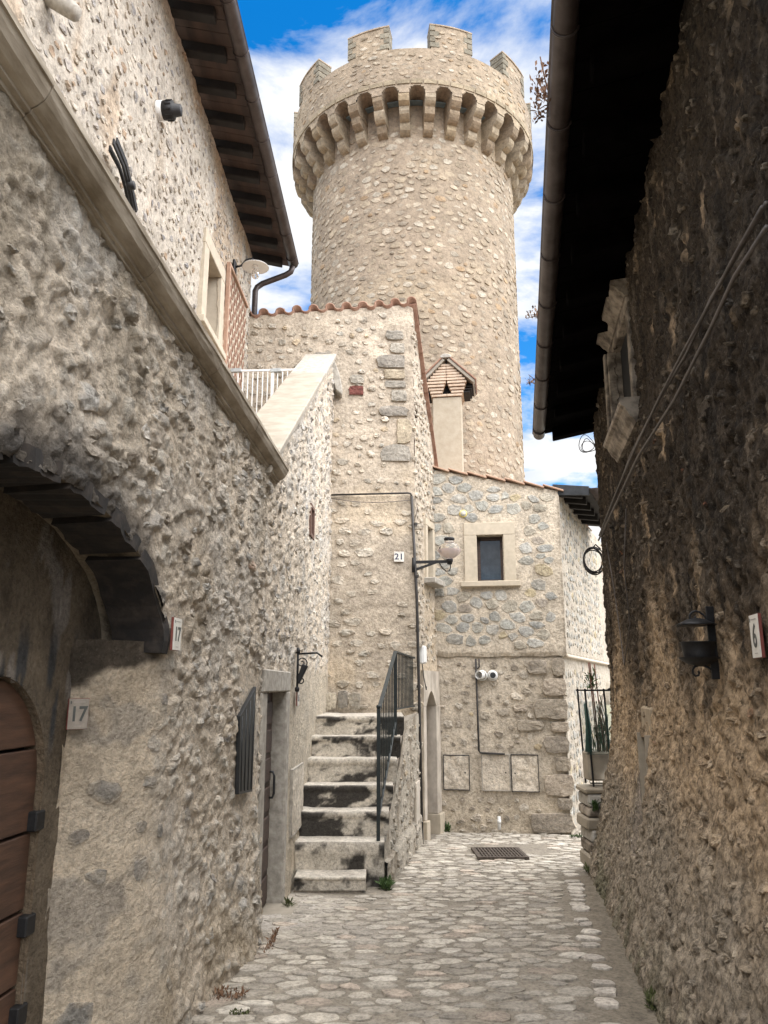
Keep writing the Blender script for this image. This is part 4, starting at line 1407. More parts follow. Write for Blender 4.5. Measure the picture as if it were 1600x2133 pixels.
sf_h = lambda T, Z: .05 * (fbm(T * 3, Z * 3, 131, 4) - .5) + .02 + np.where(Z < -.2, .04, 0)
sf_col = lambda T, Z, H: mixc(mixc((.50, .445, .36), (.60, .54, .45), fbm(T * 2, Z * 2, 132, 4)), (.36, .30, .23), smooth(.5, .68, fbm(T * 3.5, Z * 3.5, 133, 4)) * .7)
flank = grid_wall('flank_wall', SF.P, 0, SF.L, lambda t: np.full_like(t, -.8), sf_top, .03, sf_h, sf_col, MAS, stairs)
stones(SF.P, .05, SF.L - .05, -.55, 1.2, .22, .13, MAS, flank, MPAL, M_MORT, seed=55, density=.6, gap=.1, cap=(.3, .55), prot=(.01, .03), smear=.8, hbase=sf_h, colfun=sf_col, flat=.8, wob=.2,
       keep=lambda t, z: z < sf_top(t) - .08, top=120, restname='other_stones')
for i, (t, z, w_) in enumerate(((1.62, .0, .16),)):
    wbox('flue_hatch', SF, 2.55, 2.95, -.35, .32, .02, .06, M_JAMB, stairs, .006)
for i, (x0, z0) in enumerate(((-.80, 1.32), (-.62, 1.34), (-.44, 1.31))):
    tz_stone(Wall((-2, 11.9), (2, 11.9)), x0 + 2, z0 + .12, .085, .13, 0, .04, ((.55, .49, .39), (.22, .2, .17), (.30, .27, .22))[i], MASF, stairs, 'landing_stone', 70 + i, 4)

# iron railing
rail = thing('stair_railing', 'dark green-black iron stair railing with thin vertical bars', 'railing', (.0, 9.0, 0))
M_RAIL = plain('rail_paint', (.018, .024, .024), .45, .2, .3, 20)
p1 = np.array([str_x(9.02) - .06, 9.02, 0.0]); p2 = np.array([str_x(10.36) - .06, 10.36, 1.03]); p3 = np.array([.46, 12.05, 1.27])
ht1, ht2, ht3 = 1.40, 2.10, 2.08


def bar(name, a, b, s, parent, mat=M_RAIL):
    a, b = np.array(a, float), np.array(b, float); d = (b - a) / np.linalg.norm(b - a)
    u = np.cross(d, (0, 0, 1.0)); u = u / np.linalg.norm(u) if np.linalg.norm(u) > 1e-3 else np.array([1.0, 0, 0]); v = np.cross(u, d)
    s0, s1 = (s, s) if not hasattr(s, '__len__') else s
    c = lambda p, i, j: tuple(p + u * s0 * i + v * s1 * j)
    return box_pts([c(a, -1, -1), c(a, 1, -1), c(a, 1, 1), c(a, -1, 1), c(b, -1, -1), c(b, 1, -1), c(b, 1, 1), c(b, -1, 1)], mat, name, parent, .002)


bar('post', p1, (p1[0], p1[1], ht1), .02, rail)
lathe('finial', [(0, .05), (.02, .045), (.028, .025), (.02, .006), (.012, 0)], (p1[0], p1[1], ht1), (0, 0, 1), (1, 0, 0), M_RAIL, rail, 12)
bar('post', p2, (p2[0], p2[1], ht2), .02, rail)
bar('handrail', (p1[0], p1[1], ht1 - .02), (p2[0], p2[1], ht2), (.022, .012), rail)
bar('handrail', (p2[0], p2[1], ht2), (p3[0], p3[1], ht3), (.022, .012), rail)
b1, b2 = .22, 1.20
bar('bottom_rail', (p1[0], p1[1], b1), (p2[0], p2[1], b2), (.014, .010), rail)
bar('bottom_rail', (p2[0], p2[1], 1.36), (p3[0], p3[1], 1.36), (.014, .010), rail)
for k in range(1, 11):
    f = k / 11
    c = p1 + (p2 - p1) * f
    bar('baluster', (c[0], c[1], b1 + (b2 - b1) * f), (c[0], c[1], ht1 - .02 + (ht2 - ht1 + .02) * f), .007, rail)
for k in range(1, 14):
    f = k / 14
    c = p2 + (p3 - p2) * f
    bar('baluster', (c[0], c[1], 1.36), (c[0], c[1], ht2 + (ht3 - ht2) * f), .007, rail)

# ------------------------------------------------------------------ the facing house at the end of the street
chouse = thing('stone_house', 'grey rubble house facing down the street with small square window and brick chimney', 'house', tuple(CF.P(1, -.67)))
C_MORT = np.array([.53, .46, .365])
c_top = lambda t: 5.46 + (5.0 - 5.46) * t / CF.L
CWIN = (.74, 1.20, 3.42, 4.23)
ZL = 2.15


def c_h(T, Z):
    return .03 * (fbm(T * 1.6, Z * 1.6, 141, 3) - .5) + .022 * (fbm(T * 9, Z * 9, 142, 3) - .5)


def c_col(T, Z, H):
    c = mixc(C_MORT * .93, C_MORT * 1.1, fbm(T * 1.6, Z * 1.6, 143, 4))
    lo = smooth(.35, -.5, Z + .4 * (fbm(T * 3, Z * 3, 144, 3) - .5))
    return mixc(c, (.45, .375, .27), lo * .35)


cu_h = lambda T, Z: c_h(T, Z) + .065 - .05 * smooth(ZL + .07, ZL + .0, Z) * fbm(T * 6, Z * 3, 147, 2)
c_up = grid_wall('upper_wall', CF.P, -.02, CF.L + .06, lambda t: ZL + .02 * np.sin(t * 9) * 0 + .03 * (fbm(t * 5, t * 0, 145, 2) - .5), c_top, .03, cu_h, c_col, MASF, chouse,
                 keep=lambda t, z: ~((t > CWIN[0]) & (t < CWIN[1]) & (z > CWIN[2]) & (z < CWIN[3])))
c_lo = grid_wall('lower_wall', CF.P, -.02, CF.L + .01, lambda t: np.full_like(t, -.95), lambda t: np.full_like(t, ZL + .05), .03, c_h, c_col, MASF, chouse)
GPAL = [(0.352, 0.348, 0.312, 5), (0.405, 0.396, 0.361, 4), (0.308, 0.308, 0.286, 3), (0.414, 0.378, 0.308, 2), (0.458, 0.387, 0.255, 1), (0.361, 0.317, 0.264, 1.5)]
WFRAME = (.52, 1.40, 3.42, 4.45)
ck = lambda t, z: (z > ZL + .05) & (z < c_top(t) - .05) & (t < CF.L - .03) & ~((t > WFRAME[0] - .04) & (t < WFRAME[1] + .04) & (z > WFRAME[2] - .12) & (z < WFRAME[3] + .04))
stones(CF.P, .0, CF.L + .05, ZL, 5.45, .27, .19, MASF, c_up, GPAL, C_MORT, seed=64, density=.99, gap=.035, cap=(.54, .75), jit=.46, prot=(.010, .022), smear=.35, tilt=1.2, keep=ck, hbase=cu_h,
       colfun=c_col, flat=.5, wob=.1, top=220, restname='other_stones')
LPALC = [(0.430, 0.378, 0.310, 3), (0.361, 0.318, 0.258, 3), (0.499, 0.447, 0.370, 3), (0.310, 0.267, 0.215, 1.5), (0.456, 0.370, 0.241, 0.6)]
HATCH = [(.10, .51, -.0, .53), (.73, 1.17, .0, .55), (1.21, 1.63, -.01, .55)]


def ckl(t, z):
    ok = (z < ZL - .04) & (t < CF.L - .38)
    for a, b, c, d in HATCH: ok &= ~((t > a - .05) & (t < b + .05) & (z > c - .05) & (z < d + .05))
    return ok


stones(CF.P, .0, CF.L, -.7, ZL, .21, .165, MASF, c_lo, LPALC, C_MORT, seed=62, density=.8, gap=.11, cap=(.26, .6), jit=.45, prot=(.012, .032), smear=.5, keep=ckl, hbase=c_h, colfun=c_col, flat=.8, wob=.18,
       top=200, restname='other_stones')
for i, rct in enumerate(((1150, 1370, 1176, 1408), (1130, 1412, 1180, 1450), (1098, 1375, 1140, 1405), (1112, 1455, 1184, 1498), (1146, 1503, 1186, 1524), (1132, 1532, 1188, 1570), (1156, 1576, 1190, 1607),
                         (1133, 1612, 1194, 1658), (1105, 1695, 1196, 1735), (1076, 1500, 1132, 1522), (1070, 1468, 1098, 1482), (1162, 1662, 1192, 1686))):
    px_stone(CF, *rct, .02, .04, ((.33, .285, .225), (.40, .34, .27), (.30, .26, .21))[i % 3], MASF, c_lo, 'quoin', 80 + i, 3.4, C_MORT)
# window
cw = bpy.data.objects.new('window', None); COL.objects.link(cw)
cw.location = Vector(CF.P(.97, 3.4)); WLOC[cw.name] = cw.location.copy(); parent_to(cw, chouse)
a, b, c_, d = CWIN
wbox('jamb_block', CF, WFRAME[0], a, c_, d, -.2, .115, M_LIME, cw, .006)
wbox('jamb_block', CF, b, WFRAME[1], c_, d, -.2, .115, M_LIME, cw, .006)
wbox('lintel', CF, WFRAME[0], WFRAME[1], d + .001, WFRAME[3], -.2, .117, M_LIME, cw, .006)
wbox('sill', CF, WFRAME[0] - .07, WFRAME[1] + .07, c_ - .095, c_ - .001, -.2, .165, M_LIME, cw, .008)
for nm, r4 in (('sash', (a, a + .055, c_, d)), ('sash', (b - .055, b, c_, d)), ('sash', (a + .056, b - .056, d - .06, d)), ('sash', (a + .056, b - .056, c_, c_ + .05))):
    wbox(nm, CF, *r4, -.14, -.09, M_DOOR2, cw, .004)
wbox('pane', CF, a + .05, b - .05, c_ + .04, d - .05, -.135, -.125, M_GLASSDK, cw, 0)
# stone-faced meter hatches
MASH = MASF
for i, (t0, t1, z0, z1) in enumerate(HATCH):
    o = grid_wall('meter_hatch', CF.P, t0, t1, z0, z1, .02, lambda T, Z, i=i: .035 + .05 * (fbm(T * 9 + i * 3, Z * 9, 151 + i, 3) - .5) * (1.0 if i != 1 else .35), lambda T, Z, H: mixc((.50, .43, .34), (.66, .59, .49), fbm(T * 8, Z * 8, 152 + i, 3)), MASF, chouse)
    for q4 in ((t0 - .012, t0, z0 - .012, z1 + .012), (t1, t1 + .012, z0 - .012, z1 + .012), (t0, t1, z0 - .012, z0), (t0, t1, z1, z1 + .012)):
        wbox('frame', CF, *q4, .0, .045, M_ZINC if i != 1 else M_GREYST, o, 0)
    lathe('keyhole', [(.0, .006), (.012, .006), (.012, 0)], CF.P((t1 - .06) if i < 2 else (t0 + .05), (z0 + z1) / 2, .05), CF.n, (0, 0, 1), M_BLACK, o, 8)
# side wall towards the lane on the right
cs_h = lambda T, Z: c_h(T, Z) + np.where(Z > ZL, .06, 0)
cs_col = lambda T, Z, H: mixc(c_col(T, Z, H), (.40, .36, .30), .6 + 0 * T)
nt0, nz0 = CS.tz(1240, 1560); nt1, nz1 = CS.tz(1288, 1430)
NC, NR, NZ = (nt0 + nt1) / 2 + .10, .42, 1.25
cs_wall = grid_wall('side_wall', CS.P, -.058, CS.L, -1.7, 5.02, .045, cs_h, cs_col, MASF, chouse, keep=lambda t, z: ~((np.abs(t - NC) < NR) & (z < NZ + np.sqrt(np.maximum(NR ** 2 - (t - NC) ** 2, 0)))))
stones(CS.P, .05, 4.5, -.6, 4.95, .23, .17, MASF, cs_wall, GPAL, C_MORT, seed=63, density=.95, gap=.10, cap=(.32, .62), jit=.36, prot=(.008, .02), smear=.45, hbase=cs_h, colfun=cs_col, flat=.6,
       keep=lambda t, z: ~((np.abs(t - NC) < NR + .12) & (z < NZ + NR + .15)) & (np.abs(z - ZL) > .08), top=150, vis=lambda px, py: px < 1250, restname='other_stones')
wbox('ledge', CS, .0, CS.L, ZL - .02, ZL + .03, -.02, .09, M_RENDER, chouse, .015)
ring = [(NC + (NR + .10) * math.cos(x), NZ + (NR + .10) * math.sin(x)) for x in np.linspace(0, math.pi, 17)]
ring += [(NC + NR * math.cos(x), NZ + NR * math.sin(x)) for x in np.linspace(math.pi, 0, 17)]
extrude_poly('arch_ring', [CS.P(t, z, -.15) for t, z in ring], CS.n * .24, M_LIMEP, chouse)
wbox('lane_door', CS, NC - NR, NC + NR, -1.2, NZ + NR, -.22, -.16, plain('pale_green_door', (.30, .33, .30), .7, 0, .2, 6), chouse, .004)
# roof: verge tiles, eave on the lane side
croof = bpy.data.objects.new('roof', None); COL.objects.link(croof)
croof.location = Vector(CF.P(1, 5.2)); WLOC[croof.name] = croof.location.copy(); parent_to(croof, chouse)
for k in range(7):
    a = -.06 + k * .33; b = a + .345
    q = lambda t, z, h: tuple(CF.P(t, z + float(c_top(np.array(t))), h))
    l = .035
    box_pts([q(a, .03 + l, -.35), q(b, .015, -.35), q(b, .05, -.35), q(a, .06 + l, -.35), q(a, .01 + l, .13), q(b, -.005, .13), q(b, .025, .13), q(a, .035 + l, .13)], M_TERRAP, 'verge_tile', croof, .005)
mesh_np('roof_bed', np.array([CF.P(-.05, 5.50, .04), CF.P(CF.L, 5.03, .04), CS.P(3.9, 5.0, .1), np.array([1.2, 17.0, 5.6])]), [np.array([[0, 1, 2, 3]])], M_TERRAP, croof)
q = lambda t, z, h: tuple(CS.P(t, z, h))
box_pts([q(-.02, 5.06, -.05), q(3.5, 5.06, -.05), q(3.5, 5.10, -.05), q(-.02, 5.10, -.05), q(-.02, 4.96, .62), q(3.5, 4.96, .62), q(3.5, 5.0, .62), q(-.02, 5.0, .62)], M_WOODDK, 'eave_boards', croof, .004)
box_pts([q(-.05, 4.92, -.02), q(-.02, 4.92, -.02), q(-.02, 5.12, -.02), q(-.05, 5.12, -.02), q(-.05, 4.86, .6), q(-.02, 4.86, .6), q(-.02, 5.02, .6), q(-.05, 5.02, .6)], M_ZINC, 'barge_board', croof, .004)
for k in range(6):
    t = .02 + k * .5
    box_pts([q(t, 4.92, .0), q(t + .1, 4.92, .0), q(t + .1, 5.06, .0), q(t, 5.06, .0), q(t, 4.84, .46), q(t + .1, 4.84, .46), q(t + .1, 4.97, .46), q(t, 4.97, .46)], M_WOODDK, 'rafter', croof, .008)
gutter([CS.P(-.1, 4.97, .68), CS.P(3.4, 4.95, .68)], .075, croof, [.2, .6], n=CS.n)
# chimney with a little gabled brick head
chim = bpy.data.objects.new('chimney', None); COL.objects.link(chim)
cb = atY(935, 985, 14.3); CHX, CHY, CHZ = float(cb[0]), 14.3, float(cb[2])
cht = atY(935, 828, 14.3)[2]; chp = atY(935, 752, 14.3)[2]
chim.location = (CHX, CHY, CHZ); WLOC[chim.name] = chim.location.copy(); parent_to(chim, chouse)
CHW = Wall((CHX - .29, CHY + .02), (CHX + .27, CHY - .06))
M_CHIM = plain('chimney_render', (.34, .29, .215), .95, 0, .12, 8, .6, c2=(.40, .35, .27))
cl = CHW.L
wbox('stack', CHW, 0.0, cl, CHZ - .6, cht, -.5, 0, M_CHIM, chim, .012)
hh = chp - cht
M_BRICK = plain('chimney_brick', (.48, .36, .26), .9, 0, .2, 14, .4, c2=(.58, .47, .36))
nb_ = 11
for k in range(nb_):
    z0 = cht + .012 + k * (hh - .12) / nb_; z1 = z0 + (hh - .12) / nb_ - .014
    f = (z0 - cht) / hh
    ext = .02 + .10 * min(f / .35, 1)
    half = cl / 2 + ext if f < .35 else (cl / 2 + .12) * max(1 - (f - .35) / .60, .05)
    m0 = cl / 2
    open_ = .09 * (1 - (f - .06) / .30) if .06 < f < .36 else 0
    for s0, s1 in (((m0 - half), (m0 - open_)), ((m0 + open_), (m0 + half))):
        if s1 - s0 > .02: wbox('brick', CHW, s0 + .003, s1 - .003, z0, z1, -.5 - ext, ext + random.uniform(-.006, .006), M_BRICK, chim, .004)
wbox('flue_dark', CHW, .06, cl - .06, cht, cht + hh * .5, -.46, -.06, M_BLACK, chim, 0)
for s in (-1, 1):
    m0 = cl / 2
    f0 = (m0 + s * (cl / 2 + .24), cht + hh * .28); f1 = (m0 + s * .02, chp - .06)
    nrm = np.array([-(f1[1] - f0[1]), f1[0] - f0[0]]); nrm = nrm / np.linalg.norm(nrm) * (1 if s > 0 else -1) * -1
    if nrm[1] < 0: nrm = -nrm
    for th0, th1, mt, nm, hz in ((.0, .06, M_LIMEP, 'gable_board', .17), (.062, .095, M_TERRA, 'gable_tile', .19)):
        pts = [(f0[0] + nrm[0] * th0, f0[1] + nrm[1] * th0), (f1[0] + nrm[0] * th0, f1[1] + nrm[1] * th0), (f1[0] + nrm[0] * th1, f1[1] + nrm[1] * th1), (f0[0] + nrm[0] * th1, f0[1] + nrm[1] * th1)]
        extrude_poly(nm, [CHW.P(t, z, -.65) for t, z in pts], CHW.n * (.65 + hz), mt, chim, .005)
    for k in range(4):
        z = cht + hh * (.10 + .07 * k); t = m0 + s * (cl / 2 + .10 + .035 * k)
        wbox('side_louvre', CHW, t - .07, t + .07, z, z + .025, -.5, .02, M_WOODDK, chim, .003)
extrude_poly('cap_stone', [CHW.P(cl / 2 + t, chp + z, -.4) for t, z in ((-.10, -.02), (.10, -.02), (.11, .02), (.05, .06), (-.05, .065), (-.11, .02))], CHW.n * .6, M_GREYST, chim, .01)

# ------------------------------------------------------------------ dark house on the right
rhouse = thing('stone_house', 'dark soot-blackened rough plaster house with deep shadowed eaves on the right', 'house', tuple(RW.P(4, -.3)))


def r_h(T, Z):
    fl = .37 + .02 * T
    flare = np.where(Z < 1.7, fl * (np.maximum(1.7 - Z, 0) / 2.15) ** 1.5, 0)
    big = fbm(T * 1.4, Z * 1.2, 161, 3) - .5
    crag = np.abs(fbm(T * 8, Z * 7, 162, 4, .6) - .5)
    fine = fbm(T * 24, Z * 20, 163, 3, .7) - .5
    pit = smooth(.66, .74, fbm(T * 11, Z * 8, 160, 2))
    return flare + .07 * big + .05 * (.1 - crag) + .05 * fine - .03 * pit + rubble(T, Z, .12, .10, 341, .016, .5)[0]


def r_col(T, Z, H):
    n = fbm(T * 3.2, Z * 2.4, 164, 5, .6)
    c = mixc((.36, .26, .16), (.58, .43, .28), n)                       # ochre plaster
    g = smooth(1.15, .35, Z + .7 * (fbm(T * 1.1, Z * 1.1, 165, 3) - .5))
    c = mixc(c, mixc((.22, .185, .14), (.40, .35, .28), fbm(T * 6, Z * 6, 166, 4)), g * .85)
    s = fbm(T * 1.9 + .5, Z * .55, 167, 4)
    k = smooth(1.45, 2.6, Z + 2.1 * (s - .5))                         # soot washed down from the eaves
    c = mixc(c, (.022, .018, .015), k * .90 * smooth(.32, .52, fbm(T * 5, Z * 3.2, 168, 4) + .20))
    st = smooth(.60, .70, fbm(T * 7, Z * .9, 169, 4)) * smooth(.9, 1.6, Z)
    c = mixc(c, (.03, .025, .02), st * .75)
    w = smooth(.66, .72, fbm(T * 12, Z * 2.5, 170, 3)) * smooth(.8, 1.5, Z)
    c = mixc(c, (.36, .30, .23), w * .22)
    gr = smooth(.2, -.5, Z) * smooth(.45, .65, fbm(T * 4, Z * 3, 171, 3))
    return mixc(c, (.09, .10, .05), gr * .7)


r_top = lambda t: 5.10 + .112 * t
NICHE = (2.60, 2.98, .28, 1.22)
RWIN = (2.25, 3.15, 4.15, 5.05)
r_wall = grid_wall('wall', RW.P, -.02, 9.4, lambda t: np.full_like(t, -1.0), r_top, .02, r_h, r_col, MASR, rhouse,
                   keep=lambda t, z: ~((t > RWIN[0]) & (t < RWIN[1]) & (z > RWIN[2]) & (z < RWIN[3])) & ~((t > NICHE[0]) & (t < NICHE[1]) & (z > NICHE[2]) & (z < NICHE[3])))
RPAL = [(.30, .235, .16, 4), (.24, .19, .135, 3), (.40, .34, .26, 2), (.18, .155, .125, 2), (.33, .13, .07, .25)]


def r_mod(t, z, b):
    c = r_col(t, z, 0 * t)
    return b * .55 + c * .6


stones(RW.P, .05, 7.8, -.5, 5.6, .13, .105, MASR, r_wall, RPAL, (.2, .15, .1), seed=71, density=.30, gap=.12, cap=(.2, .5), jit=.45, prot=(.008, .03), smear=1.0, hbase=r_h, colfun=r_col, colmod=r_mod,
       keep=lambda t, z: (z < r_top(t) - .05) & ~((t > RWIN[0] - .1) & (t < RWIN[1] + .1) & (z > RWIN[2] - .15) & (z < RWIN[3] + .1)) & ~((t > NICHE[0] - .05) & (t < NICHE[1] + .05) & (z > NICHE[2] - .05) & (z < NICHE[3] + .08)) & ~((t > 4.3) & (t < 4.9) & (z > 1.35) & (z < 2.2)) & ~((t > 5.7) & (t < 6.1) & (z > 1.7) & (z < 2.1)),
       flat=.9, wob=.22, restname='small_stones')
mesh_np('end_wall', np.array([RW.P(0, -1.0, .0), RW.P(0, 5.1, 0), RW.P(0, 7.4, -5), RW.P(0, -1, -5)]), [np.array([[0, 1, 2, 3]])], MASR, rhouse, np.tile((.2, .16, .12), (4, 1)))
# niche
nf = bpy.data.objects.new('wall_niche', None); COL.objects.link(nf)
nf.location = Vector(RW.P(2.8, .3)); WLOC[nf.name] = nf.location.copy(); parent_to(nf, rhouse)
M_NICHE = plain('niche_plaster', (.30, .26, .20), .95, 0, .15, 6, .3)
nb0 = float(r_h(np.array(2.8), np.array(.8)))
wbox('back', RW, NICHE[0] - .03, NICHE[1] + .03, NICHE[2] - .05, NICHE[3] + .03, nb0 - .24, nb0 - .16, M_NICHE, nf, 0)
wbox('cheek', RW, NICHE[0] - .03, NICHE[0], NICHE[2] - .05, NICHE[3] + .03, nb0 - .2, nb0 - .02, M_NICHE, nf, 0)
wbox('cheek', RW, NICHE[1], NICHE[1] + .03, NICHE[2] - .05, NICHE[3] + .03, nb0 - .2, nb0 - .02, M_NICHE, nf, 0)
wbox('head', RW, NICHE[0] - .08, NICHE[1] + .08, NICHE[3], NICHE[3] + .26, nb0 - .25, nb0 - .075, plain('niche_head', (.33, .265, .18), .9, 0, .2, 9, .4), nf, .02)
wbox('foot', RW, NICHE[0] - .03, NICHE[1] + .03, NICHE[2] - .05, NICHE[2], nb0 - .2, nb0 + .02, M_NICHE, nf, 0)
# moulded window
rw_ = bpy.data.objects.new('window', None); COL.objects.link(rw_)
rw_.location = Vector(RW.P(2.2, 4.1)); WLOC[rw_.name] = rw_.location.copy(); parent_to(rw_, rhouse)
M_RST = plain('dirty_moulding', (.10, .08, .06), .9, 0, .4, 7, .5, (1, 1, 1), c2=(.34, .29, .23), lo=.4, hi=.62)
wbox('jamb_block', RW, RWIN[0] - .17, RWIN[0], RWIN[2], RWIN[3], -.25, .085, M_RST, rw_, .01)
wbox('jamb_fillet', RW, RWIN[0] - .13, RWIN[0] - .04, RWIN[2], RWIN[3], .085, .115, M_RST, rw_, .008)
wbox('jamb_block', RW, RWIN[1], RWIN[1] + .10, RWIN[2], RWIN[3], -.25, .028, M_RST, rw_, .01)
wbox('lintel', RW, RWIN[0] - .17, RWIN[1] + .10, RWIN[3] + .001, RWIN[3] + .10, -.25, .03, M_RST, rw_, .01)


def moulding(name, t0, t1, z0, prof):
    V = [RW.P(t, z0 + z, h) for t in (t0, t1) for h, z in prof]; m = len(prof)
    F = [(i, (i + 1) % m, m + (i + 1) % m, m + i) for i in range(m)]
    return mesh_np(name, np.array(V), [np.array(F), np.array([list(range(m))[::-1], list(range(m, 2 * m))])], M_RST, rw_)


moulding('cornice', RWIN[0] - .25, RWIN[1] + .12, RWIN[3] + .102, [(-.1, 0), (.04, 0), (.06, .03), (.09, .05), (.12, .09), (.155, .11), (.155, .16), (-.1, .18)])
moulding('sill', RWIN[0] - .22, RWIN[1] + .16, RWIN[2] - .24, [(-.1, 0), (.03, 0), (.05, .04), (.08, .07), (.11, .13), (.12, .155), (.15, .17), (.16, .195), (.15, .225), (.13, .238), (-.1, .238)])
wbox('pane', RW, RWIN[0], RWIN[1], RWIN[2], RWIN[3], -.12, -.05, M_BLACK, rw_, 0)
wbox('curtain', RW, RWIN[1] - .16, RWIN[1] - .06, RWIN[2], RWIN[2] + .22, -.045, -.035, M_FADEINK, rw_, 0)
# eaves and gutter
reave = bpy.data.objects.new('eaves', None); COL.objects.link(reave)
reave.location = Vector(RW.P(4, 5.5)); WLOC[reave.name] = reave.location.copy(); parent_to(reave, rhouse)
M_RWOOD = plain('black_eave_wood', (.0022, .0018, .0018), 1.0, 0, .5, 6, .3, spec=.03)  # even near-black base colour for boards and rafters
rz = lambda t: 5.06 + .105 * t
RO = .66
for a in np.arange(-.12, 9.3, .24):
    b = a + .232
    q = lambda t, z, h: tuple(RW.P(t, z + rz(t), h))
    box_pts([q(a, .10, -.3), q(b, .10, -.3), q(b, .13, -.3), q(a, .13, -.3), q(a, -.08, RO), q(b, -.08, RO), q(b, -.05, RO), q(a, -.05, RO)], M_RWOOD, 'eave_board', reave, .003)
for k in range(15):
    a = -.10 + k * .63; b = a + .14
    q = lambda t, z, h: tuple(RW.P(t, z + rz(t), h))
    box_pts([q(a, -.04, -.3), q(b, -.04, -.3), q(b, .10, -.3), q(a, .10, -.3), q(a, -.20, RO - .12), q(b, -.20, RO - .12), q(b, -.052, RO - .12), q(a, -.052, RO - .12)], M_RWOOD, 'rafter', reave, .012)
gutter([RW.P(t, rz(t) - .06, RO + .05) for t in np.linspace(-.16, 9.3, 10)], .078, rhouse, np.linspace(.02, .95, 13), n=RW.n)
mesh_np('roof', np.array([RW.P(-.2, rz(0) - .02, RO), RW.P(9.4, rz(9.4) - .02, RO), RW.P(9.4, rz(9.4) + 2, -5), RW.P(-.2, rz(0) + 2, -5)]), [np.array([[0, 1, 2, 3]])], M_TERRA, rhouse)
for k in range(10):
    t = .1 + k * .92 + random.uniform(-.1, .1)
    half_tile(RW.P(t, rz(t) + .0, RO + .03 + random.uniform(-.03, .05)), -RW.n * .93 + np.array([0, 0, .3]), RW.d, (0, 0, 1), .08, .4, .015, True, M_TERRA, rhouse)

# ------------------------------------------------------------------ things fixed to the walls
def number_tile(W, t, z, w, h, h0, text, label, loc, size, ink=M_BLUE, face=M_TILE, sx=1.0, group=None):
    o = thing('house_number_tile', label, 'number tile', tuple(W.P(t, z, h0)), group)
    wbox('plaque', W, t - w / 2, t + w / 2, z - h / 2, z + h / 2, h0, h0 + .014, M_TILEEDGE, o, .001)
    wbox('glazed_face', W, t - w / 2 + .002, t + w / 2 - .002, z - h / 2 + .002, z + h / 2 - .002, h0 + .0145, h0 + .018, face, o, .001)
    text_on(W, text, t, z - h * .02, h0 + .0195, size, ink, o, 'digits', sx, .002)
    wbox('print_line', W, t - w * .28, t + w * .30, z + h * .375, z + h * .395, h0 + .0185, h0 + .0195, M_FADEINK, o, 0)
    wbox('print_line', W, t - w * .16, t + w * .16, z - h * .40, z - h * .385, h0 + .0185, h0 + .0195, M_FADEINK, o, 0)
    wbox('print_mark', W, t - w * .42, t - w * .36, z + h * .33, z + h * .42, h0 + .0185, h0 + .0195, M_GREYINK, o, 0)
    return o


t_, z_ = JB.tz(161, 1487, .075)
number_tile(JB, t_, z_, .105, .155, .075, '17', 'grimy number tile reading 17 on the splayed jamb beside the arched door', None, .105, M_GREYINK, M_TILED, .85)
t_, z_ = L1.tz(366, 1321, .03)
number_tile(L1, t_, z_, .13, .19, float(l1_h(np.array(t_), np.array(z_))) + .02, '17', 'white number tile with red edge on the rough wall right of the sooty arch', None, .115, M_GREYINK, M_TILE, .85)
t_, z_ = L1B.tz(617, 1454, .02)
number_tile(L1B, t_, z_, .14, .17, .03, '15', 'small number tile on plaster wall below the scrolled iron bracket', None, .10, M_BLUE)
t_, z_ = MF.tz(831, 1160, .05)
number_tile(MF, t_, z_, .165, .165, .055, '21', 'square number tile reading 21 beside the globe street lamp', None, .135, M_BLUE, M_TILE, 1.1)
t_, z_ = RW.tz(1573, 1325, .05)
for _ in range(4): t_, z_ = RW.tz(1573, 1325, float(r_h(np.array(t_), np.array(z_))) + .04)
number_tile(RW, t_, z_, .135, .205, float(r_h(np.array(t_), np.array(z_))) + .03, '6', 'number tile reading 6 on the dark wall at right', None, .155, M_GREYINK, M_TILE, .8)

# scrolled iron bracket
tb, zb0 = L1B.tz(619, 1436, .05); _, zb1 = L1B.tz(619, 1350, .05)
br = thing('torch_bracket', 'black scrolled wrought-iron torch bracket on the plaster wall by the stairs', 'bracket', tuple(L1B.P(tb, zb0, .05)))
tube('upright', [L1B.P(tb, zb0, .05), L1B.P(tb, zb1, .05)], .013, M_IRON, br, 8)
for z in (zb0, zb1 - .03):
    lathe('collar', [(.0, -.03), (.024, -.02), (.026, .01), (.014, .03), (.0, .05)], L1B.P(tb, z, .05), (0, 0, 1), (1, 0, 0), M_IRON, br, 8)
zt_ = zb1 - .06
tube('arm', [L1B.P(tb, zt_, .05), L1B.P(tb, zt_ + .012, .26), L1B.P(tb, zt_ - .03, .32)], .011, M_IRON, br, 6)


def spiral(c, r0, r1, a0, a1, n=22):
    return [(c[0] + (r0 + (r1 - r0) * i / n) * math.cos(a0 + (a1 - a0) * i / n), c[1] + (r0 + (r1 - r0) * i / n) * math.sin(a0 + (a1 - a0) * i / n)) for i in range(n + 1)]


up_ = spiral((.10, zt_ - .10), .012, .055, R_(90), R_(90 + 250 + 200)) 
S1 = spiral((.095, zt_ - .095), .012, .058, R_(120), R_(-360))
S2 = [(S1[-1][0] - .005, S1[-1][1] - .03), (.10, zt_ - .20), (.07, zt_ - .25)]
S3 = spiral((.095, zt_ - .285), .04, .012, R_(140), R_(140 + 420), 18)
tube('scroll', [L1B.P(tb, z, h) for h, z in S1 + S2 + S3], .0065, M_IRON, br, 5)
extrude_poly('torch_socket', [L1B.P(tb - .03, z, h) for h, z in ((.055, zb0 + .06), (.055, zb0 + .13), (.10, zb0 + .27), (.165, zb0 + .25), (.075, zb0 + .06))], L1B.d * .06, M_IRON, br, .006)
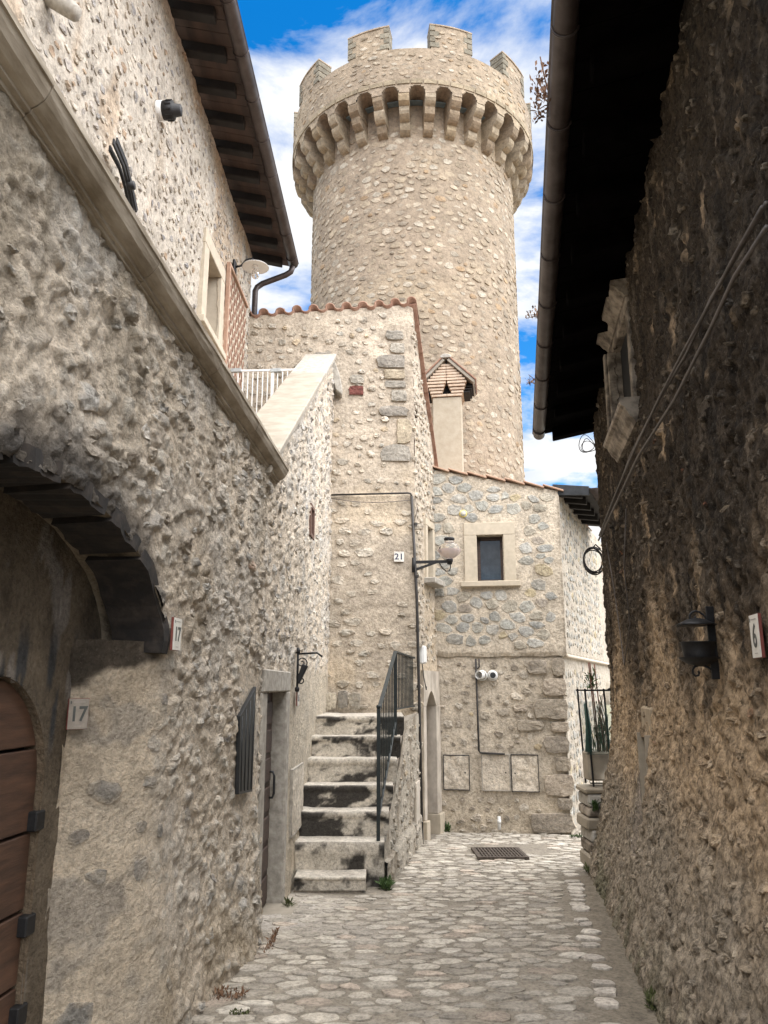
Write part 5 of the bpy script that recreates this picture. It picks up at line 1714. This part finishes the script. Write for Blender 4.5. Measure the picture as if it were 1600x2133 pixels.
# dark ribbed panel left of the framed door
pnl = thing('metal_grille', 'dark ribbed metal vent panel with slanted top left of the framed door', 'grille', tuple(L1.P(1.5, .8, .04)))
g4 = [L1.tz(503, 1655, .06), L1.tz(531, 1649, .06), L1.tz(539, 1430, .06), L1.tz(506, 1492, .06)]
extrude_poly('plate', [L1.P(t, z, .01) for t, z in g4], L1.n * .030, M_ZINC, pnl, .003)
for k in range(4):
    f = (k + .5) / 4
    lo = np.array(g4[0]) * (1 - f) + np.array(g4[1]) * f; hi = np.array(g4[3]) * (1 - f) + np.array(g4[2]) * f
    tube('rib', [L1.P(lo[0], lo[1] + .02, .040), L1.P(hi[0], hi[1] - .03, .040)], .007, M_ZINC, pnl, 6)
# stone-faced hatch in the plaster
t0, z1 = L1B.tz(609, 1606, .02); t1, z0 = L1B.tz(628, 1716, .02)
mh = thing('meter_hatch', 'narrow stone-faced meter hatch in plaster wall left of the stairs', 'hatch', tuple(L1B.P((t0 + t1) / 2, z0, .03)))
grid_wall('face', L1B.P, t0, t1, z0, z1, .02, lambda T, Z: .03 + .03 * (fbm(T * 9, Z * 9, 181, 3) - .5), lambda T, Z, H: mixc((.50, .44, .35), (.68, .62, .53), fbm(T * 8, Z * 8, 182, 3)), MASF, mh)
for q4 in ((t0 - .014, t0, z0 - .014, z1 + .014), (t1, t1 + .014, z0 - .014, z1 + .014), (t0, t1, z0 - .014, z0), (t0, t1, z1, z1 + .014)):
    wbox('frame', L1B, *q4, .0, .03, M_GREYST, mh, 0)

# globe street lamp on its bracket at the house corner
LC = atY(936, 1145, 12.05)
lamp = thing('street_lamp', 'globe street lamp with pinkish glass on black bracket beside number 21', 'lamp', tuple(MF.P(MF.L - .02, 3.4, .05)))
wx = MF.P(MF.L - .03, 3.5, .09)
zarm = float(atY(936, 1170, 12.05)[2])
tube('wall_plate', [(wx[0], wx[1], zarm - .16), (wx[0], wx[1], zarm + .07)], .035, M_IRON, lamp, 8)
bar('arm', (wx[0], wx[1], zarm), (LC[0], 12.03, zarm), .022, lamp, M_IRON)
bar('brace', (wx[0], wx[1], zarm - .13), (wx[0] + (LC[0] - wx[0]) * .62, 12.05, zarm - .01), .018, lamp, M_IRON)
tube('cable_loop', [(LC[0] - .16, 12.03, zarm - .02), (LC[0] - .12, 12.03, zarm - .10), (LC[0] - .06, 12.03, zarm - .155), (LC[0] - .01, 12.03, zarm - .15), (LC[0] + .012, 12.03, zarm - .10), (LC[0] + .012, 12.03, zarm - .04)], .009, M_IRON, lamp, 6)
lathe('holder', [(0, -.05), (.04, -.045), (.045, -.01), (.055, .0), (.055, .04), (0, .045)], (LC[0], 12.03, zarm), (0, 0, 1), (1, 0, 0), M_IRON, lamp, 14)
M_FROST = plain('frosted_pink_glass', (.55, .46, .44), .25, 0, .03, 8)
M_FROST.node_tree.nodes['Principled BSDF'].inputs['Transmission Weight'].default_value = .35
gl = lathe('globe', [(.05, .045), (.10, .07), (.155, .115), (.185, .165), (.188, .185)], (LC[0], 12.03, zarm), (0, 0, 1), (1, 0, 0), M_FROST, lamp, 24)
lathe('clear_dome', [(.188, .186), (.182, .215), (.155, .255), (.11, .285), (.075, .30), (.072, .335)], (LC[0], 12.03, zarm), (0, 0, 1), (1, 0, 0), glassm('clear_glass', (.95, .93, .92), .05), lamp, 24)
lathe('cap', [(0, .385), (.07, .385), (.085, .375), (.085, .345), (.072, .335), (.0, .33)], (LC[0], 12.03, zarm), (0, 0, 1), (1, 0, 0), M_IRON, lamp, 18)

# conduit on the stair house
cnd = thing('conduit_pipe', 'dark conduit running along the house front and down its corner', 'conduit', tuple(MF.P(MF.L, -.6, .06)))
ta, za = MF.tz(690, 1031, .09); tb2, zb2 = MF.tz(853, 1027, .09)
tube('horizontal_run', [MF.P(ta, za, .09), MF.P(tb2 - .02, zb2, .09), MF.P(tb2 + .02, zb2 - .01, .09), MF.P(tb2 + .035, zb2 - .05, .09)], .016, M_WIREDK, cnd, 7)
dx = MF.P(tb2 + .04, 0, .09)
tube('downpipe', [MF.P(tb2 + .035, zb2 - .05, .09), MF.P(MF.L + .01, 3.0, .10), MF.P(MF.L + .035, 1.2, .11), MF.P(MF.L + .05, -.62, .14)], .024, M_WIREDK, cnd, 8)
for k in range(6):
    z = 4.2 - k * .85
    lathe('clip', [(.032, -.02), (.032, .02)], MF.P(MF.L + .012 + (3.0 - z) * .01, z, .10), (0, 0, 1), (1, 0, 0), M_WIREDK, cnd, 8)
tube('loose_wire', [MF.P(ta, za - .05, .07)] + [MF.P(ta + (tb2 - ta) * f, za - .06 - .05 * math.sin(f * 3.1), .075) for f in (.2, .4, .6, .8)] + [MF.P(tb2 + .1, za - .05, .07), MF.P(tb2 + .13, za - .2, .07), MF.P(tb2 + .08, za - .4, .07)], .006, M_WIRE, cnd, 5)
jb = thing('junction_box', 'small pale grey junction box beside the corner conduit above railing', 'box', tuple(MS.P(.1, 2.0, .05)))
wbox('housing', MS, .04, .24, 2.0, 2.28, .0, .10, M_PLASTIC, jb, .015)
wbox('lid', MS, .05, .23, 2.02, 2.26, .10, .112, M_PLASTIC, jb, .005)
tube('tail_wire', [MS.P(.14, 2.0, .06), MS.P(.15, 1.8, .08), MS.P(.22, 1.6, .10), MS.P(.30, 1.65, .08)], .008, M_WIREDK, jb, 5)

# things on the facing house
for i, (px_, py_, lab, grille) in enumerate(((1004, 1407, 'white round wall vent, left of the pair under the ledge', False), (1026, 1407, 'white wall vent with dark grille, right of the pair under the ledge', True))):
    t_, z_ = CF.tz(px_, py_, .1)
    v = thing('wall_vent', lab, 'vent', tuple(CF.P(t_, z_, .0)), 'white vents under the ledge')
    ax = CF.n + np.array([-.45 if i == 0 else .1, 0, .05])
    lathe('collar', [(.085, 0), (.09, .03), (.07, .04)], CF.P(t_, z_, .03), CF.n, (0, 0, 1), M_PLASTIC, v, 16)
    lathe('spout', [(.062, 0), (.064, .10), (.070, .13), (.062, .135), (.058, .10)] if not grille else [(.062, 0), (.062, .06), (.056, .065), (.0, .06)], CF.P(t_, z_, .05), ax, (0, 0, 1), M_PLASTIC, v, 16)
    lathe('grille', [(.05, .0), (.0, .001)], CF.P(t_, z_, .05) + ax / np.linalg.norm(ax) * (.067 if grille else .02), ax, (0, 0, 1), M_ZINC if grille else M_FADEINK, v, 14)
cp2 = thing('conduit_pipe', 'thin black conduit dropping from the ledge to the meter hatches', 'conduit', tuple(CF.P(.7, .57, .06)))
tA, zA = CF.tz(991, 1372, .07); tB, zB = CF.tz(998, 1568, .07); tC, zC = CF.tz(1052, 1571, .07)
tube('drop', [CF.P(tA, zA, .07), CF.P(tB, zB + .03, .07), CF.P(tB + .02, zB, .07), CF.P(tC, zC, .07)], .017, M_WIREDK, cp2, 7)
tube('hook', [CF.P(tA + .055, zA, .07), CF.P(tA + .055, zA - .13, .07), CF.P(tA + .045, zA - .155, .07), CF.P(tA + .01, zA - .16, .07)], .012, M_WIREDK, cp2, 6)
t_, z_ = CF.tz(965, 1070, .09)
pl_ = thing('round_plate', 'small round yellow and grey plate above the window', 'plate', tuple(CF.P(t_, z_, .08)))
lathe('disc', [(0, .012), (.066, .012), (.07, 0)], CF.P(t_, z_, .09), CF.n, (0, 0, 1), plain('yellow_rim', (.62, .50, .14), .5), pl_, 20)
lathe('print', [(0, .015), (.052, .015), (.052, .012)], CF.P(t_, z_, .09), CF.n, (0, 0, 1), plain('plate_grey', (.42, .41, .35), .5, 0, .3, 60), pl_, 20)
t_, z_ = CF.tz(1040, 1712, .08)
op = thing('outlet_pipe', 'short white plastic pipe stub at the foot of the facing house', 'pipe', tuple(CF.P(t_, z_ - .1, .06)))
tube('stub', [CF.P(t_, z_ - .12, .06), CF.P(t_, z_ + .08, .06)], .026, M_PLASTIC, op, 10)
tube('sleeve', [CF.P(t_, z_ - .03, .06), CF.P(t_, z_ + .03, .06)], .032, M_PLASTIC, op, 10)

# wall lamp, spotlight, folded bracket on the upper left house
t_, z_ = L2.tz(490, 556, .05)
wl = thing('wall_lamp', 'white enamel dish wall lamp with glass bulb on curved black arm under the eaves', 'lamp', tuple(L2.P(t_, z_, 0)))
wbox('base', L2, t_ - .07, t_ + .07, z_ - .12, z_ + .10, .02, .06, M_IRON, wl, .01)
hd = np.array(L2.P(t_ + .02, z_ + .02, .36))
tube('arm', [L2.P(t_, z_, .06), L2.P(t_, z_ + .02, .14), L2.P(t_, z_ + .12, .22), L2.P(t_ + .01, z_ + .15, .30), L2.P(t_ + .02, z_ + .06, .36)], .016, M_IRON, wl, 7)
lathe('shade', [(.0, .05), (.05, .045), (.09, .02), (.20, -.01), (.205, -.02), (.19, -.018), (.08, .0), (0, .01)], hd, (0, 0, 1), (1, 0, 0), M_WHITE, wl, 26)
lathe('neck', [(.045, -.0), (.045, -.06), (.0, -.062)], hd, (0, 0, 1), (1, 0, 0), M_WHITE, wl, 14)
lathe('bulb', [(.04, -.06), (.06, -.10), (.06, -.16), (.04, -.20), (0, -.215)], hd, (0, 0, 1), (1, 0, 0), glassm('bulb_glass', (.9, .9, .9)), wl, 14)
t_, z_ = L2.tz(348, 230, .1)
spt = thing('spotlight', 'small black finned spotlight fixed to the upper left wall below the eaves', 'spotlight', tuple(L2.P(t_, z_, 0)))
lathe('pale_ring', [(.10, .0), (.10, .06), (.0, .062)], L2.P(t_, z_, .0), L2.n, (0, 0, 1), M_PLASTIC, spt, 16)
lathe('body', [(.095, .06), (.10, .09), (.10, .17), (.07, .175), (.06, .25), (.0, .25)], L2.P(t_, z_, .0), L2.n, (0, 0, 1), M_IRON, spt, 16)
for k in range(12):
    a = 2 * math.pi * k / 12
    c0 = L2.P(t_ + .103 * math.cos(a), z_ + .103 * math.sin(a), .10); c1 = L2.P(t_ + .103 * math.cos(a), z_ + .103 * math.sin(a), .165)
    tube('fin', [c0, c1], .007, M_IRON, spt, 4)
fb = thing('folded_bracket', 'folded black flat-bar bracket tied against the upper left wall above coping', 'bracket', tuple(L2.P(2.3, 5.8, .05)))
pA = L2.tz(276, 440, .08)
for k, (x, y) in enumerate(((228, 308), (236, 294), (243, 292))):
    pm = L2.tz(262, 384, .08); pe = L2.tz(x, y, .08 + .05 * k)
    P_ = [L2.P(pA[0], pA[1], .06 + .03 * k), L2.P(pm[0], pm[1], .07 + .03 * k), L2.P((pm[0] + pe[0]) / 2 + .03, (pm[1] + pe[1]) / 2 + .02, .08 + .04 * k), L2.P(pe[0], pe[1], .08 + .05 * k)]
    for a, b in zip(P_[:-1], P_[1:]):
        bar('flat_bar', a, b, (.008, .03), fb, M_IRON)
pm = L2.tz(264, 386, .1)
lathe('bolt', [(.0, .05), (.04, .05), (.045, 0)], L2.P(pm[0], pm[1], .12), L2.n, (0, 0, 1), M_IRON, fb, 8)
t_, z_ = L2.tz(122, 8, .1)
so = thing('stone_spout', 'weathered grey stone spout sticking out of the upper left wall at frame top', 'spout', tuple(L2.P(t_, z_, 0)))
tube('spout', [L2.P(t_, z_ + .12, -.05), L2.P(t_ + .02, z_ + .02, .12), L2.P(t_ + .03, z_ - .06, .22)], [.07, .075, .06], M_GREYST, so, 9)

# white safety gate at the top of the terrace steps
gt0 = L2.tz(481, 773, .03)
GY = float(L2.P(gt0[0], 0)[1])
gate = thing('safety_gate', 'white tubular safety gate across the terrace steps beneath the herringbone panel', 'gate', (-1.7, GY, gt0[1] - 1.1))
gx0 = float(L2.P(gt0[0], 0, .03)[0]); gx1 = float(L1B.P(GY - BEND[1], 0, -.42)[0]); ZT_ = gt0[1]
bar('top_rail', (gx0, GY, ZT_), (gx1, GY, ZT_ + .02), .015, gate, M_WHITE)
bar('bottom_rail', (gx0, GY, ZT_ - .80), (gx1, GY, ZT_ - .80), .015, gate, M_WHITE)
for k in range(13):
    x = gx0 + (gx1 - gx0) * (k + .5) / 13
    wide = k == 8
    bar('bar', (x, GY, ZT_ - .80), (x, GY, ZT_), .022 if wide else .008, gate, M_WHITE)
for f in (.0, .62):
    bar('latch_block', (gx0 + (gx1 - gx0) * f, GY - .01, ZT_ + .0), (gx0 + (gx1 - gx0) * f + .16, GY - .01, ZT_ + .01), .028, gate, plain('gate_grey', (.38, .40, .40), .5))

# lantern on the dark wall
t_, z_ = RW.tz(1487, 1345, .04)
rh0 = float(r_h(np.array(t_), np.array(z_)))
lan = thing('wall_lantern', 'broken black iron lantern without glass on the dark right wall', 'lantern', tuple(RW.P(t_, z_, rh0)))
zt0 = RW.tz(1482, 1262, .04)[1]; zt1 = RW.tz(1492, 1415, .04)[1]
bar('back_plate', RW.P(t_, zt1, rh0 + .03), RW.P(t_, zt0, rh0 + .03), (.022, .008), lan, M_IRON)
LPL = Wall(tuple(RW.P(t_, 0, rh0)[:2]), tuple(RW.P(t_, 0, rh0 + 1)[:2]))       # plane through the lantern, square to the wall
hx = LPL.tz(1453, 1330)[0]
zc_top = LPL.tz(1453, 1301)[1]; zc_b0 = LPL.tz(1453, 1339)[1]; zc_b1 = LPL.tz(1453, 1373)[1]
k1 = (zc_b0 - zc_b1) / .118
ctr = lambda z: RW.P(t_, z, rh0 + hx)
n = 28; V = []
for r, dz in ((.0, .04), (.05, .03), (.085, .012), (.108, .0), (.104, -.006), (.0, .004)):
    for k in range(n):
        a = 2 * math.pi * k / n
        s = 1 + (.05 * math.cos(a * 14) if r > .10 else 0)
        V.append(ctr(zc_top) + np.array([max(r, 1e-4) * s * math.cos(a), max(r, 1e-4) * s * math.sin(a), dz]))
F = [(i * n + k, i * n + (k + 1) % n, (i + 1) * n + (k + 1) % n, (i + 1) * n + k) for i in range(5) for k in range(n)]
mesh_np('roof_plate', np.array(V), [np.array(F)], M_IRON, lan, None, True)
dzb = zc_b0 - zc_b1
lathe('cup', [(.096, dzb), (.100, dzb + .005), (.092, dzb), (.086, .04), (.080, .0)], ctr(zc_b1), (0, 0, 1), (1, 0, 0), M_IRON, lan, 22)
lathe('tray', [(.112, .010), (.106, .0), (.06, -.028), (.0, -.04)], ctr(zc_b1), (0, 0, 1), (1, 0, 0), M_IRON, lan, 22)
for path in (((1478, 1302), (1474, 1292), (1466, 1281), (1457, 1275), (1449, 1273), (1442, 1275), (1437, 1281), (1437, 1287), (1441, 1291), (1446, 1291), (1449, 1287), (1448, 1283)),
             ((1488, 1402), (1481, 1394), (1473, 1389), (1464, 1386), (1455, 1386), (1447, 1389), (1443, 1396), (1444, 1403), (1449, 1408), (1455, 1407), (1457, 1402), (1454, 1398))):
    tube('scroll', [LPL.P(*LPL.tz(x, y)) for x, y in path], .0065, M_IRON, lan, 6)

# cables on the dark wall
def wall_cable(name, pts, r, mat, parent, hh=.09):
    P_ = []
    for x, y in pts:
        t, z = RW.tz(x, y, .08); P_.append(RW.P(t, z, float(r_h(np.array(t), np.array(z))) + hh))
    return tube(name, P_, r, mat, parent, 6)


cbl = thing('cables', 'grey cables slanting down across the dark right wall', 'cable', tuple(RW.P(3, 3, .1)))
wall_cable('cable', ((1620, 420), (1560, 520), (1500, 620), (1440, 735), (1390, 830), (1330, 945), (1290, 1040), (1262, 1110)), .010, M_WIRE, cbl, .12)
wall_cable('cable', ((1620, 428), (1563, 525), (1503, 628), (1445, 738), (1396, 828), (1340, 940), (1300, 1030), (1264, 1115)), .009, M_WIRE, cbl, .135)
wall_cable('cable', ((1620, 470), (1560, 570), (1500, 680), (1420, 830), (1350, 950), (1302, 1040), (1258, 1125)), .011, M_WIRE, cbl, .12)
wall_cable('thin_wire', ((1300, 1060), (1298, 1180), (1303, 1300), (1295, 1385), (1285, 1340), (1272, 1240), (1262, 1130)), .005, M_WIRE, cbl, .05)
coil = thing('cable_coil', 'coil of dark cable hanging at the far edge of the dark wall', 'cable coil', tuple(atY(1238, 1165, 9.7)))
cc_ = atY(1238, 1166, 9.72)
for k in range(6):
    r1, r2 = .115 + .006 * k, .16 + .004 * ((k * 7) % 5)
    tube('loop', [cc_ + np.array([r1 * math.cos(a) + .006 * k - .02, -.02 + .012 * ((k * 3) % 5) + .03 * math.sin(a), r2 * math.sin(a) - .01 * ((k * 5) % 4)]) for a in np.linspace(0, 2 * math.pi, 25)[:-1]], .008, M_WIREDK, coil, 5, True)
tube('tie', [cc_ + np.array([0, 0, .16]), cc_ + np.array([.03, .0, .20]), np.array(RW.P(.03, cc_[2] + .12, .02))], .009, M_WIREDK, coil, 5)
wlp = thing('wire_loops', 'thin wire loops sticking out at the wall corner below the eaves end', 'wire', tuple(atY(1222, 925, 9.7)))
wc = atY(1222, 924, 9.72)
for k, (r1, r2) in enumerate(((.10, .12), (.075, .085), (.115, .07))):
    tube('loop', [wc + np.array([r1 * math.cos(a) + .02 * k, .05 * math.sin(a * 2), r2 * math.sin(a) - .02 * k]) for a in np.linspace(0, 2 * math.pi, 20)[:-1]], .005, M_WIREDK, wlp, 4, True)

# ------------------------------------------------------------------ pier, cage and plant at the end of the dark house
pier = thing('stone_pier', 'low dry-stone pier at the far corner of the dark house', 'pier', (2.55, 9.75, -.5))
PW = Wall((2.36, 9.62), (2.85, 9.60))
pz = float(atY(1250, 1642, 9.62)[2])
zz_ = -.55; k = 0
while zz_ < pz - .03:
    hh_ = .10 + .09 * random.random()
    if pz - (zz_ + hh_) < .06: hh_ = pz - zz_
    sh = .05 * (1 - (zz_ + .55) / (pz + .55)) * 0
    x0 = 2.375 + (pz - zz_) * .02 + random.uniform(-.02, .025)
    cols = ((.24, .20, .15), (.30, .26, .20), (.36, .31, .24), (.20, .17, .13))
    box_pts([(x0, 10.05, zz_ + .008), (2.9, 10.05, zz_ + .008), (2.9, 10.05, zz_ + hh_), (x0, 10.05, zz_ + hh_), (x0 + random.uniform(0, .02), 9.62 - random.uniform(0, .04), zz_ + .008), (2.9, 9.60, zz_ + .008),
             (2.9, 9.60, zz_ + hh_), (x0 + random.uniform(0, .03), 9.61 - random.uniform(0, .05), zz_ + hh_)], (M_GREYST, M_NICHE, M_RST)[k % 3], 'pier_stone', pier, .02)
    zz_ += hh_; k += 1
cage = thing('planter_cage', 'black iron planter frame wrapped in green wire mesh on the pier', 'planter', (2.6, 9.8, pz))
cx0, cx1, cy0, cy1 = float(atY(1222, 1560, 9.68)[0]), 2.95, 9.68, 10.05
ztop = float(atY(1222, 1438, 9.68)[2])
for x, y in ((cx0 + .03, cy0), (cx0 + .26, cy0), (cx0 + .03, cy1)):
    bar('post', (x + .03, y, pz + .01), (x - .01, y, ztop + .02), .010, cage, M_IRON)
bar('top_rail', (cx0, cy0, ztop), (cx1, cy0, ztop), .010, cage, M_IRON)
bar('top_rail', (cx0, cy1, ztop), (cx1, cy1, ztop), .010, cage, M_IRON)
bar('base_rail', (cx0 + .02, cy0, pz + .05), (cx1, cy0, pz + .05), .008, cage, M_IRON)
bar('bracket', (cx0 + .30, cy0, ztop), (cx0 + .40, cy0, ztop + .06), .014, cage, M_IRON)
M_MESH = plain('green_mesh', (.02, .07, .055), .5)
zm0 = float(atY(1230, 1571, 9.68)[2]); zm1 = float(atY(1230, 1462, 9.68)[2])
V = []; F = []
def wire(a, b, r=.0017):
    a, b = np.array(a, float), np.array(b, float); d = b - a; u = np.cross(d, (.3, 1, .2)); u /= np.linalg.norm(u); v = np.cross(d, u); v /= np.linalg.norm(v)
    o = len(V)
    for p in (a, b):
        for k in range(3):
            an = 2.094 * k; V.append(p + (u * math.cos(an) + v * math.sin(an)) * r)
    for k in range(3): F.append((o + k, o + (k + 1) % 3, o + 3 + (k + 1) % 3, o + 3 + k))
for i in range(30): wire((cx0 - .02 + .40 * i / 29, cy0 - .015, zm0), (cx0 - .05 + .40 * i / 29, cy0 - .015, zm1))
for i in range(42): wire((cx0 - .02 - .03 * i / 41, cy0 - .015, zm0 + (zm1 - zm0) * i / 41), (cx1, cy0 - .015, zm0 + (zm1 - zm0) * i / 41))
mesh_np('wire_mesh', np.array(V), [np.array(F)], M_MESH, cage)
tube('bundled_sheet', [(cx0 + .04, cy0 + .05, zm0 + .02), (cx0 + .055, cy0 + .06, (zm0 + zm1) / 2), (cx0 + .03, cy0 + .05, zm1 - .02)], [.045, .035, .02], M_MESH, cage, 7)
wbox('trough', Wall((cx0 + .02, cy0 + .04), (cx1, cy0 + .04)), 0, .55, pz + .07, zm0 + .02, -.28, 0, M_NICHE, cage, .02)


def leaf_mesh(n, spread, hgt, L, w, seed, center, lean=0.6):
    g = np.random.default_rng(seed); V = []; F = []
    for i in range(n):
        b = np.array(center) + np.array([(g.random() - .5) * spread[0], (g.random() - .5) * spread[1], g.random() * hgt])
        az = g.random() * 6.28; el = .2 + g.random() * 1.2
        d = np.array([math.cos(az) * math.cos(el) * lean, math.sin(az) * math.cos(el) * lean, math.sin(el)]); d /= np.linalg.norm(d)
        s = np.cross(d, (g.random() - .5, g.random() - .5, 1)); s /= np.linalg.norm(s)
        l = L * (.5 + g.random()); ww = w * (.6 + .8 * g.random())
        o = len(V)
        V += [b, b + d * l * .5 + s * ww, b + d * l + np.array([0, 0, -l * .15]), b + d * l * .5 - s * ww]
        F.append((o, o + 1, o + 2, o + 3))
    return np.array(V), np.array(F)


plt_ = thing('potted_plant', 'bare-stemmed green plant with tall red-brown canes in the mesh cage', 'plant', (cx0 + .2, cy0 + .15, zm0))
g_ = np.random.default_rng(5)
for k in range(26):
    x = cx0 + .10 + .22 * g_.random(); y = cy0 + .06 + .2 * g_.random(); ln = (zm1 - zm0) * (.6 + .6 * g_.random())
    tube('stem', [(x, y, zm0), (x + .02 * (g_.random() - .5), y, zm0 + ln * .5), (x + .14 * (g_.random() - .5), y, zm0 + ln)], .0045, M_GREEND if k % 3 else M_DRY, plt_, 4)
for k, (x0, x1, yt) in enumerate(((1238, 1226, 1380), (1241, 1229, 1380), (1252, 1238, 1383))):
    a = atY(x0 + 8, 1570, cy0 + .1); b = atY(x1, yt, cy0 + .1)
    tube('cane', [a, (a + b) / 2, b], .008, plain('red_cane', (.16, .06, .035), .7), plt_, 5)
V, F = leaf_mesh(60, (.10, .10), .22, .10, .010, 3, atY(1232, 1440, cy0 + .1)); mesh_np('leaves', V, [F], M_GREEN, plt_)
V, F = leaf_mesh(90, (.30, .15), .3, .16, .006, 4, (cx0 + .2, cy0 + .12, zm0)); mesh_np('grass_blades', V, [F], M_GREEND, plt_)


def tuft(label, x, y, n, spread, hgt, L, w, seed, mat=M_GREEN, z=None):
    z = float(gz(x, y)) - .005 if z is None else z
    V, F = leaf_mesh(n, spread, hgt, L, w, seed, (x, y, z))
    o = mesh_np('weed_tuft', V - np.array([x, y, z]), [F], mat)
    o.location = (x, y, z)
    tag(o, label, 'weeds', 'weeds at the wall feet'); return o


def at_ground(px, py):
    d = ray(px, py); k = -EYE / (d[2] + SL * d[1]); p = EYEV + d * k; return float(p[0]), float(p[1])


x, y = at_ground(803, 1848); tuft('green weeds at the front foot of the stair flank', x, y, 240, (.10, .32), .05, .09, .012, 11)
x, y = at_ground(925, 1733); tuft('bright green weed clump beside the side door plinth', x, y - .05, 160, (.16, .08), .10, .08, .016, 12)
x, y = at_ground(1195, 1744); tuft('small weeds at the right corner foot of the facing house', x + .05, y - .1, 90, (.25, .06), .03, .06, .01, 13)
x, y = at_ground(1232, 1822); tuft('weeds at the foot of the stone pier', x + .02, y, 160, (.14, .22), .06, .08, .011, 14, M_GREEND)
x, y = at_ground(1315, 1990); tuft('mossy green tuft at the base of the dark wall', x + .20, y + .1, 220, (.06, .12), .20, .05, .010, 15, M_GREEND, z=-.05)
x, y = at_ground(1355, 2105); tuft('grass tuft at the near foot of the dark wall', x + .02, y, 120, (.06, .14), .05, .07, .007, 16, M_GREEND)
x, y = at_ground(565, 1965); tuft('thin dry weeds along the front door threshold', x, y, 120, (.04, .7), .01, .05, .005, 17, M_DRY)
x, y = at_ground(600, 1890); tuft('small weeds between framed door and bottom step', x, y, 60, (.05, .2), .03, .06, .007, 18, M_GREEND)
x, y = at_ground(460, 2075); tuft('brown dry moss patch near the left wall foot', x, y, 200, (.30, .20), .01, .04, .006, 19, M_DRY)
x, y = at_ground(480, 2112); tuft('faint green moss patch in the cobbles at lower left', x + .05, y, 60, (.12, .05), .01, .03, .006, 20, M_GREEND)
tp = atY(1243, 1672, 9.62); tuft('small green fern growing out of the pier', float(tp[0]) - .03, 9.58, 70, (.06, .06), .10, .07, .012, 21, M_GREEN, z=float(tp[2]) - .1)
for i, (px_, py_, n_, hg, lab) in enumerate(((1172, 215, 150, .32, 'tall dry weed sprouting from the right gutter'), (1142, 655, 40, .06, 'small dry weed on the right gutter midway down'), (1132, 795, 30, .05, 'tiny dry weed on the right gutter near its lower end'))):
    best = min((abs(float(proj(RW.P(t, rz(t) - .02, RO + .12))[1]) - py_), t) for t in np.linspace(-.1, 8, 300))[1]
    g0 = RW.P(best, rz(best) - .02, RO + .13)
    wd = thing('gutter_weed', lab, 'weeds', tuple(g0), 'dry weeds in the gutter')
    gg = np.random.default_rng(40 + i)
    for k in range(max(3, n_ // 25)):
        e = g0 + np.array([-.02 - .10 * gg.random(), .2 * (gg.random() - .5), hg * (.3 + .9 * gg.random()) * (1 if k % 2 else -.3)])
        tube('stem', [g0 + np.array([.03, 0, -.03]), (g0 + e) / 2 + .01, e], .0045, M_DRY, wd, 4)
    V, F = leaf_mesh(n_, (.12, .22), hg, .045, .010, 50 + i, g0 + np.array([-.05, 0, -hg * .3])); mesh_np('leaves', V, [F], M_DRY, wd)

# drain grate
gA, gB = at_ground(975, 1785), at_ground(1090, 1780)
gx0, gx1 = gA[0] + .10, gB[0]; gy0, gy1 = at_ground(1030, 1792)[1], at_ground(1030, 1771)[1]
dg = thing('drain_grate', 'rusty iron drain grate set in the cobbles before the facing house', 'drain', (1.7, (gy0 + gy1) / 2, -.57))
gzz = lambda y: -SL * y + .028
M_RUST = plain('rusty_iron', (.085, .068, .055), .8, .3, .4, 25, .4)
def gbox(nm, x0, x1, y0, y1, h0, h1):
    return box_pts([(x0, y1, gzz(y1) + h0), (x1, y1, gzz(y1) + h0), (x1, y1, gzz(y1) + h1), (x0, y1, gzz(y1) + h1), (x0, y0, gzz(y0) + h0), (x1, y0, gzz(y0) + h0), (x1, y0, gzz(y0) + h1), (x0, y0, gzz(y0) + h1)], M_RUST, nm, dg, .002)
for nm, a in (('frame', (gx0, gx1, gy0, gy0 + .04)), ('frame', (gx0, gx1, gy1 - .04, gy1)), ('frame', (gx0, gx0 + .04, gy0 + .04, gy1 - .04)), ('frame', (gx1 - .04, gx1, gy0 + .04, gy1 - .04))):
    gbox(nm, *a, -.03, .012)
for k in range(14):
    x = gx0 + .05 + (gx1 - gx0 - .10) * k / 13
    gbox('bar', x - .012, x + .012, gy0 + .04, gy1 - .04, -.03, .008)
for k in range(1, 4):
    y = gy0 + (gy1 - gy0) * k / 4
    gbox('cross_bar', gx0 + .04, gx1 - .04, y - .012, y + .012, -.028, .006)
gbox('pit_floor', gx0 + .01, gx1 - .01, gy0 + .01, gy1 - .01, -.045, -.02).data.materials[0] = M_BLACK
